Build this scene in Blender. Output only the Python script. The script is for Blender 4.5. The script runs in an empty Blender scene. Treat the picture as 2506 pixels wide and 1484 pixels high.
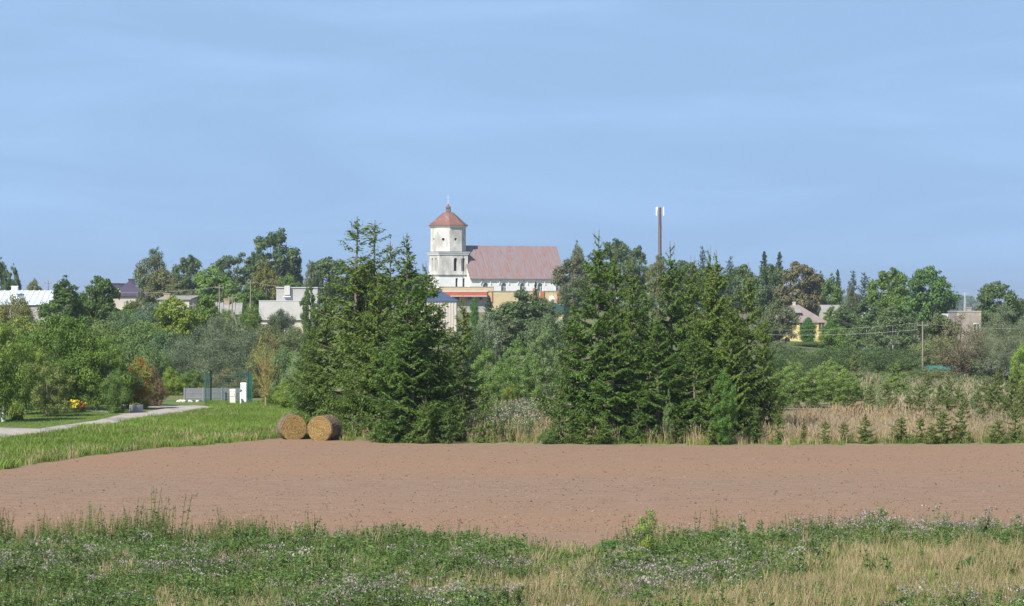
import bpy, math, random
import numpy as np
from mathutils import Vector, Matrix
R = math.radians
scene = bpy.context.scene
COL = scene.collection

# ---------------------------------------------------------------- camera, sky, sun, exposure
CAMZ, F, HX, HY = 7.0, 7105.0, 1253.0, 750.0      # eye height; picture scale, centre and horizon (2506 px wide picture)
cam = bpy.data.objects.new('camera', bpy.data.cameras.new('camera')); COL.objects.link(cam)
cam.location = (0, 0, CAMZ); cam.rotation_euler = (R(90) + 8 / F, 0, 0)
cam.data.sensor_width = 36; cam.data.lens = 36 * F / 2506; cam.data.clip_start = 0.5; cam.data.clip_end = 20000
scene.camera = cam
SUN_EL, SUN_LEFT = R(42), R(33)                    # sun behind the camera, to the left
world = bpy.data.worlds.new('World'); scene.world = world; world.use_nodes = True
wn, wl = world.node_tree.nodes, world.node_tree.links
bg = wn['Background']
sky = wn.new('ShaderNodeTexSky'); sky.sky_type = 'NISHITA'; sky.sun_disc = False
sky.sun_elevation = SUN_EL; sky.sun_rotation = math.pi + SUN_LEFT
sky.altitude = 0; sky.air_density = 1.0; sky.dust_density = 0.6; sky.ozone_density = 2.2
# thin cirrus high in the sky, laid out by direction
tc = wn.new('ShaderNodeTexCoord'); mp = wn.new('ShaderNodeMapping'); mp.inputs['Scale'].default_value = (2.2, 2.2, 11)
mp.inputs['Rotation'].default_value = (0.03, -0.10, 0)
nz = wn.new('ShaderNodeTexNoise'); nz.inputs['Scale'].default_value = 3.6; nz.inputs['Detail'].default_value = 9; nz.inputs['Roughness'].default_value = 0.55
nz.inputs['Distortion'].default_value = 0.7
cr = wn.new('ShaderNodeValToRGB'); cr.color_ramp.elements[0].position = 0.40; cr.color_ramp.elements[1].position = 0.78
mu = wn.new('ShaderNodeMath'); mu.operation = 'MULTIPLY_ADD'; mu.inputs[1].default_value = 0.11; mu.inputs[2].default_value = 0.38
mx = wn.new('ShaderNodeMixRGB'); mx.inputs[2].default_value = (4.75, 7.35, 10.8, 1)
# the clear blue of the sky is read a little above the true horizon, where the air holds no ground murk
sp = wn.new('ShaderNodeSeparateXYZ'); cb = wn.new('ShaderNodeCombineXYZ'); ma = wn.new('ShaderNodeMath'); ma.operation = 'MULTIPLY_ADD'; ma.inputs[1].default_value = 0.8; ma.inputs[2].default_value = 0.42
wl.new(tc.outputs['Generated'], sp.inputs[0]); wl.new(sp.outputs[0], cb.inputs[0]); wl.new(sp.outputs[1], cb.inputs[1]); wl.new(sp.outputs[2], ma.inputs[0]); wl.new(ma.outputs[0], cb.inputs[2]); wl.new(cb.outputs[0], sky.inputs[0])
wl.new(tc.outputs['Generated'], mp.inputs[0]); wl.new(mp.outputs[0], nz.inputs['Vector']); wl.new(nz.outputs['Fac'], cr.inputs[0])
wl.new(cr.outputs[0], mu.inputs[0]); # the pale veil lies low in the sky; overhead it thins to clear blue
vr = wn.new('ShaderNodeMapRange'); vr.inputs[1].default_value = 0.10; vr.inputs[2].default_value = 0.55; vr.inputs[3].default_value = 1.0; vr.inputs[4].default_value = 0.10
vm = wn.new('ShaderNodeMath'); vm.operation = 'MULTIPLY'; wl.new(sp.outputs[2], vr.inputs[0]); wl.new(vr.outputs[0], vm.inputs[0]); wl.new(mu.outputs[0], vm.inputs[1])
wl.new(vm.outputs[0], mx.inputs[0]); wl.new(sky.outputs[0], mx.inputs[1])
wl.new(mx.outputs[0], bg.inputs['Color']); bg.inputs['Strength'].default_value = 0.10
sd = bpy.data.lights.new('sun', 'SUN'); sun = bpy.data.objects.new('sun', sd); COL.objects.link(sun)
sd.energy = 4.9; sd.angle = R(0.5); sd.color = (1.0, 0.94, 0.85)
sdir = Vector((-math.sin(SUN_LEFT) * math.cos(SUN_EL), -math.cos(SUN_LEFT) * math.cos(SUN_EL), math.sin(SUN_EL)))
sun.rotation_euler = sdir.to_track_quat('Z', 'Y').to_euler(); sun.location = sdir * 200
scene.view_settings.view_transform = 'Standard'; scene.view_settings.look = 'None'
scene.view_settings.exposure = 0.47; scene.view_settings.gamma = 1
scene.render.engine = 'CYCLES'

# ---------------------------------------------------------------- helpers
def sst(a, b, v):
    t = np.clip((np.asarray(v, float) - a) / (b - a), 0, 1); return t * t * (3 - 2 * t)
def gz(x, y):                                      # height of the ground
    u = np.asarray(x, float) / np.maximum(y, 1.0)
    r = sst(0.045, 0.11, u)
    H = 6.3 * (1 - r) + 1.0 * r
    return H * sst(230, 680, y) * (1 - sst(1000, 2500, y))
def X(px, D): return (px - HX) / F * D
def Z(py, D): return CAMZ + (HY - py) / F * D
def DG(py): return CAMZ * F / (py - HY)            # distance of a point of the flat near ground
def tag(o, label=None, cat=None, group=None, kind=None):
    if label: o['label'] = label
    if cat: o['category'] = cat
    if group: o['group'] = group
    if kind: o['kind'] = kind
    return o
def link(name, me, parent=None, loc=None, rz=0, color=None):
    o = bpy.data.objects.new(name, me); COL.objects.link(o)
    if parent: o.parent = parent
    if loc is not None: o.location = loc
    if rz: o.rotation_euler = (0, 0, rz)
    if color: o.color = (*color, 1)
    return o
def empty(name, loc, rz=0):
    return link(name, None, None, loc, rz)
def qmesh(name, V, Fc, mats, mi=None, tint=None):
    V = np.asarray(V, np.float32); Fc = np.asarray(Fc, np.int32)
    me = bpy.data.meshes.new(name); me.vertices.add(len(V)); me.vertices.foreach_set('co', V.ravel())
    me.loops.add(Fc.size); me.loops.foreach_set('vertex_index', Fc.ravel())
    k = Fc.shape[1]; me.polygons.add(len(Fc)); me.polygons.foreach_set('loop_start', np.arange(0, Fc.size, k, dtype=np.int32))
    if mi is not None: me.polygons.foreach_set('material_index', np.asarray(mi, np.int32))
    me.update(calc_edges=True)
    if tint is not None:
        a = me.attributes.new('tint', 'FLOAT', 'POINT'); a.data.foreach_set('value', np.asarray(tint, np.float32))
    for m in mats: me.materials.append(m)
    return me
class MB:                                          # collects hard shapes into one mesh
    def __init__(s): s.v = []; s.f = []; s.m = []
    def add(s, vs, fs, m=0):
        n = len(s.v); s.v += [tuple(v) for v in vs]; s.f += [tuple(i + n for i in f) for f in fs]; s.m += [m] * len(fs); return s
    def box(s, x0, x1, y0, y1, z0, z1, m=0, taper=0):
        t = taper
        return s.add([(x0, y0, z0), (x1, y0, z0), (x1, y1, z0), (x0, y1, z0), (x0 + t, y0 + t, z1), (x1 - t, y0 + t, z1), (x1 - t, y1 - t, z1), (x0 + t, y1 - t, z1)],
                     [(0, 3, 2, 1), (4, 5, 6, 7), (0, 1, 5, 4), (1, 2, 6, 5), (2, 3, 7, 6), (3, 0, 4, 7)], m)
    def ring(s, prof, n=12, c=(0, 0), m=0, ph=0, cap=True):   # prof: (r, z) bottom to top
        vs = [(c[0] + r * math.cos(ph + 2 * math.pi * i / n), c[1] + r * math.sin(ph + 2 * math.pi * i / n), z) for r, z in prof for i in range(n)]
        fs = [(k * n + i, k * n + (i + 1) % n, (k + 1) * n + (i + 1) % n, (k + 1) * n + i) for k in range(len(prof) - 1) for i in range(n)]
        if cap: fs += [tuple(range(n - 1, -1, -1)), tuple((len(prof) - 1) * n + i for i in range(n))]
        return s.add(vs, fs, m)
    def tube(s, pts, rad, n=6, m=0):
        pts = [Vector(p) for p in pts]; vs = []
        for i, p in enumerate(pts):
            d = (pts[min(i + 1, len(pts) - 1)] - pts[max(i - 1, 0)]).normalized()
            a = d.cross(Vector((0.31, 0.95, 0.1))).normalized(); b = d.cross(a)
            r = rad[i] if hasattr(rad, '__len__') else rad
            vs += [p + (a * math.cos(2 * math.pi * k / n) + b * math.sin(2 * math.pi * k / n)) * r for k in range(n)]
        fs = [(i * n + k, i * n + (k + 1) % n, (i + 1) * n + (k + 1) % n, (i + 1) * n + k) for i in range(len(pts) - 1) for k in range(n)]
        fs += [tuple(range(n - 1, -1, -1)), tuple((len(pts) - 1) * n + k for k in range(n))]
        return s.add(vs, fs, m)
    def poly(s, pts, m=0): return s.add(pts, [tuple(range(len(pts)))], m)
    def mesh(s, name, mats):
        me = bpy.data.meshes.new(name); me.from_pydata(s.v, [], s.f)
        me.polygons.foreach_set('material_index', s.m)
        for m in (mats if isinstance(mats, (list, tuple)) else [mats]): me.materials.append(m)
        me.update(); return me
    def obj(s, name, mats, parent=None, loc=None, rz=0): return link(name, s.mesh(name, mats), parent, loc, rz)

# ---------------------------------------------------------------- materials
def newmat(name):
    m = bpy.data.materials.new(name); m.use_nodes = True
    return m, m.node_tree.nodes, m.node_tree.links, m.node_tree.nodes['Principled BSDF']
def mat(name, c1, c2=None, scale=2.0, rough=0.85, bump=0.0, bscale=None, stretch=(1, 1, 1), lo=0.35, hi=0.65, metal=0.0, c3=None, s3=0.4, spec=0.3, bdist=0.05, lo3=0.5, hi3=0.7):
    m, n, l, b = newmat(name)
    b.inputs['Roughness'].default_value = rough; b.inputs['Metallic'].default_value = metal; b.inputs['Specular IOR Level'].default_value = spec
    if c2 is None: b.inputs['Base Color'].default_value = (*c1, 1)
    if c2 is not None or bump:
        t = n.new('ShaderNodeTexCoord'); mp = n.new('ShaderNodeMapping'); mp.inputs['Scale'].default_value = stretch
        l.new(t.outputs['Object'], mp.inputs[0])
    def noise(sc, a, bb):
        z = n.new('ShaderNodeTexNoise'); z.inputs['Scale'].default_value = sc; z.inputs['Detail'].default_value = 8; z.inputs['Roughness'].default_value = 0.62
        l.new(mp.outputs[0], z.inputs['Vector'])
        r = n.new('ShaderNodeMapRange'); r.inputs[1].default_value = a; r.inputs[2].default_value = bb; l.new(z.outputs['Fac'], r.inputs[0])
        return z, r
    if c2 is not None:
        z, r = noise(scale, lo, hi)
        x = n.new('ShaderNodeMixRGB'); x.inputs[1].default_value = (*c1, 1); x.inputs[2].default_value = (*c2, 1); l.new(r.outputs[0], x.inputs[0])
        out = x.outputs[0]
        if c3 is not None:
            z3, r3 = noise(s3, lo3, hi3)
            y = n.new('ShaderNodeMixRGB'); y.inputs[2].default_value = (*c3, 1); l.new(out, y.inputs[1]); l.new(r3.outputs[0], y.inputs[0]); out = y.outputs[0]
        l.new(out, b.inputs['Base Color'])
    if bump:
        z = n.new('ShaderNodeTexNoise'); z.inputs['Scale'].default_value = bscale or scale * 4; z.inputs['Detail'].default_value = 6; l.new(mp.outputs[0], z.inputs['Vector'])
        bp = n.new('ShaderNodeBump'); bp.inputs['Strength'].default_value = bump; bp.inputs['Distance'].default_value = bdist
        l.new(z.outputs['Fac'], bp.inputs['Height']); l.new(bp.outputs[0], b.inputs['Normal'])
    return m
def leafmat(name, col=None, spread=(0.95, 2.05), warm=0.25, trans=0.22, rough=0.55, warmcol=(0.20, 0.17, 0.03)):
    # colour of the object (or col) varied leaf by leaf through the random 'tint' attribute
    m, n, l, b = newmat(name); b.inputs['Roughness'].default_value = rough; b.inputs['Specular IOR Level'].default_value = 0.35
    a = n.new('ShaderNodeAttribute'); a.attribute_name = 'tint'
    if col is None:
        oi = n.new('ShaderNodeObjectInfo'); c = oi.outputs['Color']
    else:
        rg = n.new('ShaderNodeRGB'); rg.outputs[0].default_value = (*col, 1); c = rg.outputs[0]
    mr = n.new('ShaderNodeMapRange'); mr.inputs[3].default_value, mr.inputs[4].default_value = spread; l.new(a.outputs['Fac'], mr.inputs[0])
    mu = n.new('ShaderNodeVectorMath'); mu.operation = 'SCALE'; l.new(c, mu.inputs[0]); l.new(mr.outputs[0], mu.inputs['Scale'])
    w = n.new('ShaderNodeMapRange'); w.inputs[1].default_value = 0.6; w.inputs[2].default_value = 1.0; w.inputs[4].default_value = warm; l.new(a.outputs['Fac'], w.inputs[0])
    x = n.new('ShaderNodeMixRGB'); l.new(w.outputs[0], x.inputs[0]); l.new(mu.outputs[0], x.inputs[1]); x.inputs[2].default_value = (*warmcol, 1)
    l.new(x.outputs[0], b.inputs['Base Color'])
    if trans:
        tr = n.new('ShaderNodeBsdfTranslucent'); l.new(x.outputs[0], tr.inputs[0])
        ms = n.new('ShaderNodeMixShader'); ms.inputs[0].default_value = trans; l.new(b.outputs[0], ms.inputs[1]); l.new(tr.outputs[0], ms.inputs[2])
        l.new(ms.outputs[0], n['Material Output'].inputs[0])
    return m
LEAF = leafmat('foliage'); NEEDLE = leafmat('spruce_needles', trans=0.2, warm=0.16, spread=(1.05, 2.1))
BARK = mat('bark', (0.13, 0.10, 0.075), (0.24, 0.20, 0.16), 3, stretch=(4, 4, 1), bump=0.4)
SHOOT = mat('bare_shoot', (0.16, 0.135, 0.06), (0.22, 0.18, 0.08), 5)
CONE = mat('spruce_cone', (0.24, 0.17, 0.07), (0.34, 0.25, 0.11), 6)
BIRCH = mat('birch_bark', (0.55, 0.52, 0.47), (0.18, 0.16, 0.14), 6, stretch=(1, 1, 3), lo=0.5, hi=0.62)
LICHEN = mat('lichen_bark', (0.26, 0.20, 0.12), (0.42, 0.30, 0.09), 5)

# ---------------------------------------------------------------- foliage building blocks
def unit(v): return v / np.maximum(np.linalg.norm(v, axis=-1, keepdims=True), 1e-9)
def leaves(P, N, A, ln, wd):
    """quads at P, normal N, long axis close to A, half length ln, half width wd"""
    N = unit(N); A = unit(A - N * np.sum(A * N, 1, keepdims=True)); B = np.cross(N, A)
    ln = np.broadcast_to(np.asarray(ln, float).reshape(-1, 1), (len(P), 1)); wd = np.broadcast_to(np.asarray(wd, float).reshape(-1, 1), (len(P), 1))
    V = np.stack([P - A * ln, P + B * wd - A * ln * 0.1, P + A * ln, P - B * wd - A * ln * 0.1], 1).reshape(-1, 3)
    Fc = np.arange(len(P) * 4).reshape(-1, 4)
    return V, Fc
def crown(seed, H=10, W=4, base=0.22, nc=60, n=12000, ls=0.14, clump=0.20, shape='round', fill=0.45, droop=0.0, narrow=0.75, shell=0.55, gapz=0.75):
    """leaf clumps set through the crown; returns V, F, tint and clump centres"""
    rg = np.random.default_rng(seed)
    z0, z1 = H * base, H
    C = []; Rr = []
    while len(C) < nc:
        t = rg.random()                            # height fraction
        if shape == 'round': w = math.sqrt(max(0, 1 - (2 * t - 0.86) ** 2 / 1.35)) if t < 0.43 else math.sqrt(max(0, 1 - ((t - 0.43) / 0.57) ** 2))
        elif shape == 'oval': w = math.sin(math.pi * min(1, (t * 0.88 + 0.12))) ** 0.75
        elif shape == 'cone': w = (1 - t) ** 0.8 * 0.95 + 0.06
        elif shape == 'column': w = min(1, (1 - t) * 3.2) ** 0.6 * (0.8 + 0.2 * min(1, t * 4))
        else: w = min(1, 0.45 + t * 0.9) * math.sqrt(max(0, 1 - max(0, (t - 0.45) / 0.55) ** 2))
        a = rg.random() * 2 * math.pi; r = (fill + (1 - fill) * rg.random() ** 0.6) if rg.random() < 0.8 else rg.random()
        lump = 0.86 + 0.2 * math.sin(3 * a + seed + 5 * t) * math.cos(2 * a - 7 * t + seed * 2)
        if rg.random() > w + 0.15: continue
        rc = W * clump * rg.uniform(0.6, 1.3)
        rr = max(0, W * w * lump - rc * 0.6) * r
        C.append((math.cos(a) * rr, math.sin(a) * rr, z0 + (z1 - z0) * t * 0.97)); Rr.append(rc * (0.45 + 0.55 * w))
    C = np.array(C); Rr = np.array(Rr)
    C[:, 2] = np.minimum(C[:, 2], z1 - Rr * gapz * 0.8)
    wgt = Rr ** 2.2; idx = rg.choice(nc, n, p=wgt / wgt.sum())
    d = unit(rg.normal(size=(n, 3))); rad = Rr[idx] * (shell + (1 - shell) * rg.random(n) ** 0.5 + rg.normal(size=n) * 0.13)
    # each clump has sub-bumps so its edge is ragged
    bump = 1 + 0.28 * np.sin(d[:, 0] * 7 + idx * 1.7) * np.sin(d[:, 1] * 6 + idx) + 0.16 * np.sin(d[:, 2] * 11 + idx * 2.3)
    P = C[idx] + d * (rad * bump)[:, None] * np.array([1, 1, gapz]); P[:, 2] -= droop * Rr[idx] * rg.random(n) * 1.5
    P[:, 2] = np.maximum(P[:, 2], 0.05)
    kx = W / np.percentile(np.abs(P[:, :2]), 98.5); kz = (H - z0) / (np.percentile(P[:, 2], 99.8) - z0); P[:, :2] *= kx; C[:, :2] *= kx; P[:, 2] = z0 + (P[:, 2] - z0) * kz; C[:, 2] = z0 + (C[:, 2] - z0) * kz
    P[:, 2] = np.maximum(P[:, 2], 0.05)
    N = d * 1.1 + rg.normal(size=(n, 3)) * 0.42 + np.array([0, 0, 0.35])
    A = rg.normal(size=(n, 3)) + np.array([0, 0, -2.5 * droop])
    s = ls * rg.uniform(0.65, 1.35, n)
    V, Fc = leaves(P, N, A, s, s * narrow)
    ct = rg.random(nc); tint = np.repeat(np.clip(0.42 * ct[idx] + 0.58 * rg.random(n), 0, 1), 4)
    return V, Fc, tint, C, Rr
def limbs(seed, C, Rr, H, r0, base=0.2, nl=9, lean=0.0, m=0, multi=1):
    rg = random.Random(seed); b = MB(); top = H * 0.78
    for q in range(multi):
        ox, oy = (rg.uniform(-.05, .05) * H * (multi > 1), rg.uniform(-.05, .05) * H * (multi > 1)); k = 6
        sx, sy = rg.uniform(-1, 1) * 0.02 * H + ox * 2, rg.uniform(-1, 1) * 0.02 * H + oy * 2
        pts = [(ox + sx * (i / k) ** 1.5 + rg.uniform(-.006, .006) * H * (i > 0), oy + sy * (i / k) + rg.uniform(-.006, .006) * H * (i > 0), top * i / k - 0.1 * (i == 0)) for i in range(k + 1)]
        b.tube(pts, [r0 * (1.25 if i == 0 else 1) * (1 - 0.82 * i / k) for i in range(k + 1)], 8)
    order = sorted(range(len(C)), key=lambda i: -Rr[i])[:nl * 2]
    for i in order[:nl]:
        c = Vector(C[i]); zs = max(H * base * 0.7, c.z * rg.uniform(0.35, 0.6)); t = zs / top
        s = Vector((sx * t ** 1.5, sy * t, zs)); mid = s.lerp(c, 0.5) + Vector((0, 0, -0.04 * H))
        b.tube([s, mid, c], [r0 * 0.42 * (1.1 - t), r0 * 0.26 * (1.1 - t), r0 * 0.08], 5)
    return b
VAR = {}
def variant(key, H, W, bark=None, r0=None, multi=1, nl=9, **k):
    V, Fc, t, C, Rr = crown(H=H, W=W, **k)
    cm = qmesh('crown_' + key, V, Fc, [LEAF], None, t)
    tm = limbs(k['seed'], C, Rr, H, r0 or H * 0.022, k.get('base', 0.2), nl, multi=multi).mesh('trunk_' + key, bark or BARK)
    VAR[key] = (H, W, tm, cm, None)

def spruce(key, seed, H, W, step, nb, seglen, nlen, nwid, dens, leader=0.09, cones=0, bare=0.0, prof=0.8, side=0.42, up=1.0, low=0.02, sweep=0.25):
    """whorled branches with hanging side sprays, every spray clad in small needle faces"""
    rg = np.random.default_rng(seed); S = []; E = []; tb = MB(); sh = MB()
    zt = H * (1 - leader); bend = rg.uniform(-.012, .012, 2) * H
    ax = lambda z: np.array([bend[0] * (z / H) ** 2, bend[1] * (z / H) ** 2, z])
    tb.tube([ax(H * i / 6) - np.array([0, 0, 0.1 * (i == 0)]) for i in range(7)], [H * 0.0100 * (1 - 0.96 * i / 6) + 0.005 for i in range(7)], 7)
    cn = []; z = H * low
    while z < zt:
        f = z / H; k = nb + rg.integers(-1, 2); a0 = rg.random() * 6.28
        if f > 0.82: k = max(3, k - 2)
        for j in range(k):
            a = a0 + 6.283 * j / k + rg.normal() * 0.25
            L = (W * ((1 - f) ** prof) + 0.02 * H) * rg.uniform(0.42, 1.2) * (1 - 0.35 * max(0, 0.12 - f) / 0.12)
            if rg.random() < bare: continue
            el = up * (-0.30 + 1.15 * f ** 1.6) + rg.normal() * 0.15       # lower branches hang, upper ones rise
            d = np.array([math.cos(a), math.sin(a), 0]); sd_ = np.array([-math.sin(a), math.cos(a), 0])
            ns = max(3, int(L / seglen)); tt = np.linspace(0, 1, ns + 1)
            p0 = ax(z + rg.normal() * step * 0.3)
            pts = p0 + d * (L * tt)[:, None] * math.cos(el) + np.array([0, 0, 1]) * (L * (math.sin(el) * tt + (sweep * (1 - f) + 0.1) * tt ** 2.2 - 0.10 * np.sin(tt * 3.1) * (1 - f)))[:, None]
            pts += sd_ * (np.sin(tt * 2.5 + rg.random() * 6) * 0.05 * L)[:, None]
            tb.tube([pts[0], pts[ns // 2], pts[-1]], [0.004 * H * (1 - f) + 0.006, 0.0025 * H * (1 - f) + 0.004, 0.004], 4)
            S.append(pts[:-1]); E.append(pts[1:])
            for i in range(1, ns + 1):
                t = tt[i]
                if t < 0.16 and f < 0.8: continue
                for s_ in (-1, 1):
                    l = (side * L * (1.05 - t) * min(1, t * 3.2) + 0.05 * W) * rg.uniform(0.6, 1.2)
                    e = d * 0.62 + sd_ * s_ * 0.78 + np.array([0, 0, -0.16 - 0.5 * (1 - f) * rg.random()]); e = e / np.linalg.norm(e)
                    m_ = pts[i] + e * l * 0.55; q = m_ + (e + np.array([0, 0, -0.45 * (1 - f)])) * l * 0.5
                    S.append(np.array([pts[i], m_])); E.append(np.array([m_, q]))
                if f < 0.75 and rg.random() < 0.55:                         # hanging twig
                    l = 0.13 * L * (1.1 - t) + 0.05
                    S.append(pts[i][None]); E.append((pts[i] + np.array([rg.normal() * .3, rg.normal() * .3, -1]) * l)[None])
            if cones and f > 0.45 and rg.random() < cones * (f - 0.3) * 2:
                for _ in range(rg.integers(1, 5)): cn.append(pts[-1 - rg.integers(0, max(1, ns // 2))] + rg.normal(size=3) * [0.12, 0.12, 0.06])
        z += step * rg.uniform(0.75, 1.25) * (0.65 + 0.6 * (1 - f))
    # bare leader with upswept shoots
    tip = ax(H); b0 = ax(zt)
    sh.tube([b0, (b0 + tip) / 2, tip], [0.008 + 0.0004 * H, 0.007, 0.004], 4)
    S.append(b0[None]); E.append((b0 * .35 + tip * .65)[None])
    for j in range(11):
        a = rg.random() * 6.28; zz = rg.uniform(-1.0, 0.45) * (H - zt); p = b0 + [0, 0, zz]; l = (H - zt) * rg.uniform(0.35, 0.75)
        sh.tube([p, p + np.array([math.cos(a) * l * .35, math.sin(a) * l * .35, l * .35]), p + np.array([math.cos(a) * l * .5, math.sin(a) * l * .5, l])], [0.009, 0.007, 0.004], 4)
        S.append(p[None]); E.append((p + np.array([math.cos(a) * l * .45, math.sin(a) * l * .45, l * .6]))[None])
    S = np.concatenate(S); E = np.concatenate(E); Ls = np.linalg.norm(E - S, axis=1)
    cnt = np.maximum(1, np.round(Ls * dens + rg.random(len(S)) - 0.5)).astype(int); idx = np.repeat(np.arange(len(S)), cnt); n = len(idx)
    P = S[idx] + (E - S)[idx] * rg.random((n, 1)) + rg.normal(size=(n, 3)) * nwid * 0.8
    A = unit((E - S)[idx]) + rg.normal(size=(n, 3)) * 0.38; N = rg.normal(size=(n, 3)) * 0.7 + np.array([0, 0, 0.8]) + unit(P * np.array([1, 1, 0])) * 0.65
    V, Fc = leaves(P, N, A, nlen * rg.uniform(0.6, 1.3, n), nwid * rg.uniform(0.7, 1.3, n))
    kx = W / np.percentile(np.abs(V[V[:, 2] < H * max(.4, low + .18)][:, :2]), 98); V[:, :2] *= kx; V[:, 2] = np.maximum(V[:, 2], 0.02); tb.v = [(v[0] * kx, v[1] * kx, v[2]) for v in tb.v]
    bt = rg.random(len(S)); tint = np.repeat(np.clip(0.5 * bt[idx] + 0.5 * rg.random(n), 0, 1), 4)
    cm = qmesh('crown_' + key, V, Fc, [NEEDLE], None, tint)
    nt = len(tb.f); tb.add(sh.v, sh.f, 1)
    tm = tb.mesh('trunk_' + key, [BARK, SHOOT])
    co = None
    if cn:
        c = np.array(cn); n = len(c); A = np.tile([0.0, 0.1, -1.0], (n, 1)) + rg.normal(size=(n, 3)) * 0.1
        Vs = []; Fs = []
        for q in range(2):
            N = np.tile([math.cos(q * 1.57 + .4), math.sin(q * 1.57 + .4), 0.0], (n, 1)); v, f_ = leaves(c, N, A, 0.060, 0.017); Vs.append(v); Fs.append(f_ + q * n * 4)
        co = qmesh('cones_' + key, np.concatenate(Vs), np.concatenate(Fs), [CONE])
    VAR[key] = (H, W, tm, cm, co)

# ---------------------------------------------------------------- the ground
def axis(parts): return np.unique(np.concatenate(parts))
ys = axis([np.linspace(-60, 230, 30), np.linspace(230, 1000, 60), np.geomspace(1000, 9000, 26)])
xh = axis([np.linspace(0, 200, 26), np.geomspace(200, 5000, 20)]); xs = axis([-xh, xh])
gx, gy = np.meshgrid(xs, ys); gv = np.stack([gx, gy, gz(gx, gy)], -1).reshape(-1, 3); nx, ny = len(xs), len(ys)
ii, jj = np.meshgrid(np.arange(nx - 1), np.arange(ny - 1)); a = (jj * nx + ii).ravel()
GRASSLAND = mat('rough_meadow', (0.10, 0.13, 0.035), (0.20, 0.19, 0.08), 0.05, c3=(0.06, 0.10, 0.025), s3=0.02, bump=0.5, bscale=1.5)
gm = qmesh('ground', gv, np.stack([a, a + 1, a + nx + 1, a + nx], 1), [GRASSLAND]); gm.polygons.foreach_set('use_smooth', [True] * len(gm.polygons))
tag(link('ground', gm), kind='structure')

FAR = [(-500, 1178), (-80, 1160), (0, 1150), (60, 1141), (130, 1130), (200, 1119), (300, 1107), (400, 1096), (500, 1091), (600, 1080), (700, 1073), (830, 1077), (1000, 1085), (1150, 1088), (1300, 1090), (1450, 1089), (1700, 1094), (2000, 1092), (2250, 1090), (2506, 1089), (2900, 1086)]
NEAR = [(-500, 1334), (0, 1336), (300, 1336), (450, 1329), (1000, 1334), (1200, 1342), (1300, 1357), (1450, 1361), (1550, 1346), (1700, 1334), (2000, 1322), (2150, 1306), (2506, 1304), (2900, 1302)]
fpx, fpy = zip(*FAR); npx, npy = zip(*NEAR)
yfar = lambda p: np.interp(p, fpx, fpy) + .9 * np.sin(np.asarray(p) * .105) + .7 * np.sin(np.asarray(p) * .043 + 1); ynear = lambda p: np.interp(p, npx, npy) + 3 * np.sin(np.asarray(p) * .031) + 2 * np.sin(np.asarray(p) * .083 + 2)
def sheet(name, pts, z, m, sub=0):
    b = MB(); b.poly([(X(p, DG(q)), DG(q), z) for p, q in pts]); o = b.obj(name, m); tag(o, kind='structure'); return o
def strip(name, lo, hi, px, z, m):                 # quads between two picture curves laid on the flat ground
    b = MB()
    rw = 10
    V = []
    for p in px:
        for k in range(rw + 1):
            D0, D1 = DG(lo(p)), DG(hi(p)); D = D0 + (D1 - D0) * k / rw; V.append((X(p, D), D, z(p, k / rw) if callable(z) else z))
    Fs = [(i * (rw + 1) + k, (i + 1) * (rw + 1) + k, (i + 1) * (rw + 1) + k + 1, i * (rw + 1) + k + 1) for i in range(len(px) - 1) for k in range(rw)]
    b.add(V, Fs); o = b.obj(name, m); tag(o, kind='structure'); return o
SOIL = mat('harrowed_soil', (0.222, 0.149, 0.102), (0.292, 0.208, 0.149), 2.6, c3=(0.290, 0.182, 0.116), s3=0.05, lo3=0.40, hi3=0.64, stretch=(0.3, 1, 1), bump=0.8, bscale=14, bdist=0.04, rough=0.95, spec=0.1)
strip('ploughed_field', ynear, yfar, np.linspace(-500, 2900, 420), lambda p, t: 0.008 + 0.35 * math.sin(min(max(t, 0), 1) * math.pi) * 0, SOIL)
TURF = mat('lawn_soil', (0.075, 0.135, 0.028), (0.13, 0.19, 0.05), 0.25, c3=(0.19, 0.18, 0.075), s3=0.12, bump=0.6, bscale=6)
strip('grass_verge', yfar, lambda p: np.interp(p, [-500, 0, 500, 850], [978, 978, 978, 985]), np.linspace(-500, 850, 180), 0.004, TURF)
WEEDSOIL = mat('weedy_soil', (0.07, 0.10, 0.03), (0.20, 0.17, 0.08), 0.5, bump=0.6, bscale=8)
strip('weedy_ground', lambda p: 1700, ynear, np.linspace(-500, 2900, 300), 0.004, WEEDSOIL)
DRYSOIL = mat('dry_grass_soil', (0.16, 0.15, 0.07), (0.27, 0.23, 0.13), 0.3, bump=0.6, bscale=6)
strip('dry_meadow', yfar, lambda p: np.interp(p, [850, 1300, 1900, 2900], [1000, 985, 965, 935]), np.linspace(850, 2900, 240), 0.004, DRYSOIL)
GRAVEL = mat('gravel_path', (0.36, 0.32, 0.28), (0.46, 0.41, 0.36), 1.2, c3=(0.24, 0.23, 0.23), s3=0.28, lo3=0.52, hi3=0.60, bump=0.4, bscale=14, stretch=(1, 0.5, 1))
ROAD = [(-500, 1052), (0, 1047), (96, 1050), (149, 1042), (235, 1030), (306, 1013), (382, 1004), (445, 994), (472, 992), (505, 995), (541, 999), (500, 1003), (446, 1012), (407, 1017), (330, 1033), (279, 1044), (214, 1048), (129, 1067), (54, 1073), (0, 1077), (-500, 1090)]
sheet('gravel_road', ROAD, 0.012, GRAVEL)
sheet('yard_path', [(300, 990.5), (380, 992), (452, 992.8), (445, 995.5), (380, 1000), (330, 997), (300, 995)], 0.010, GRAVEL)
sheet('garden_path', [(120, 1001), (182, 1001), (240, 1004), (306, 1009), (330, 1010.5), (304, 1014.5), (240, 1009), (182, 1004.5), (120, 1004)], 0.016, GRAVEL)
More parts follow.
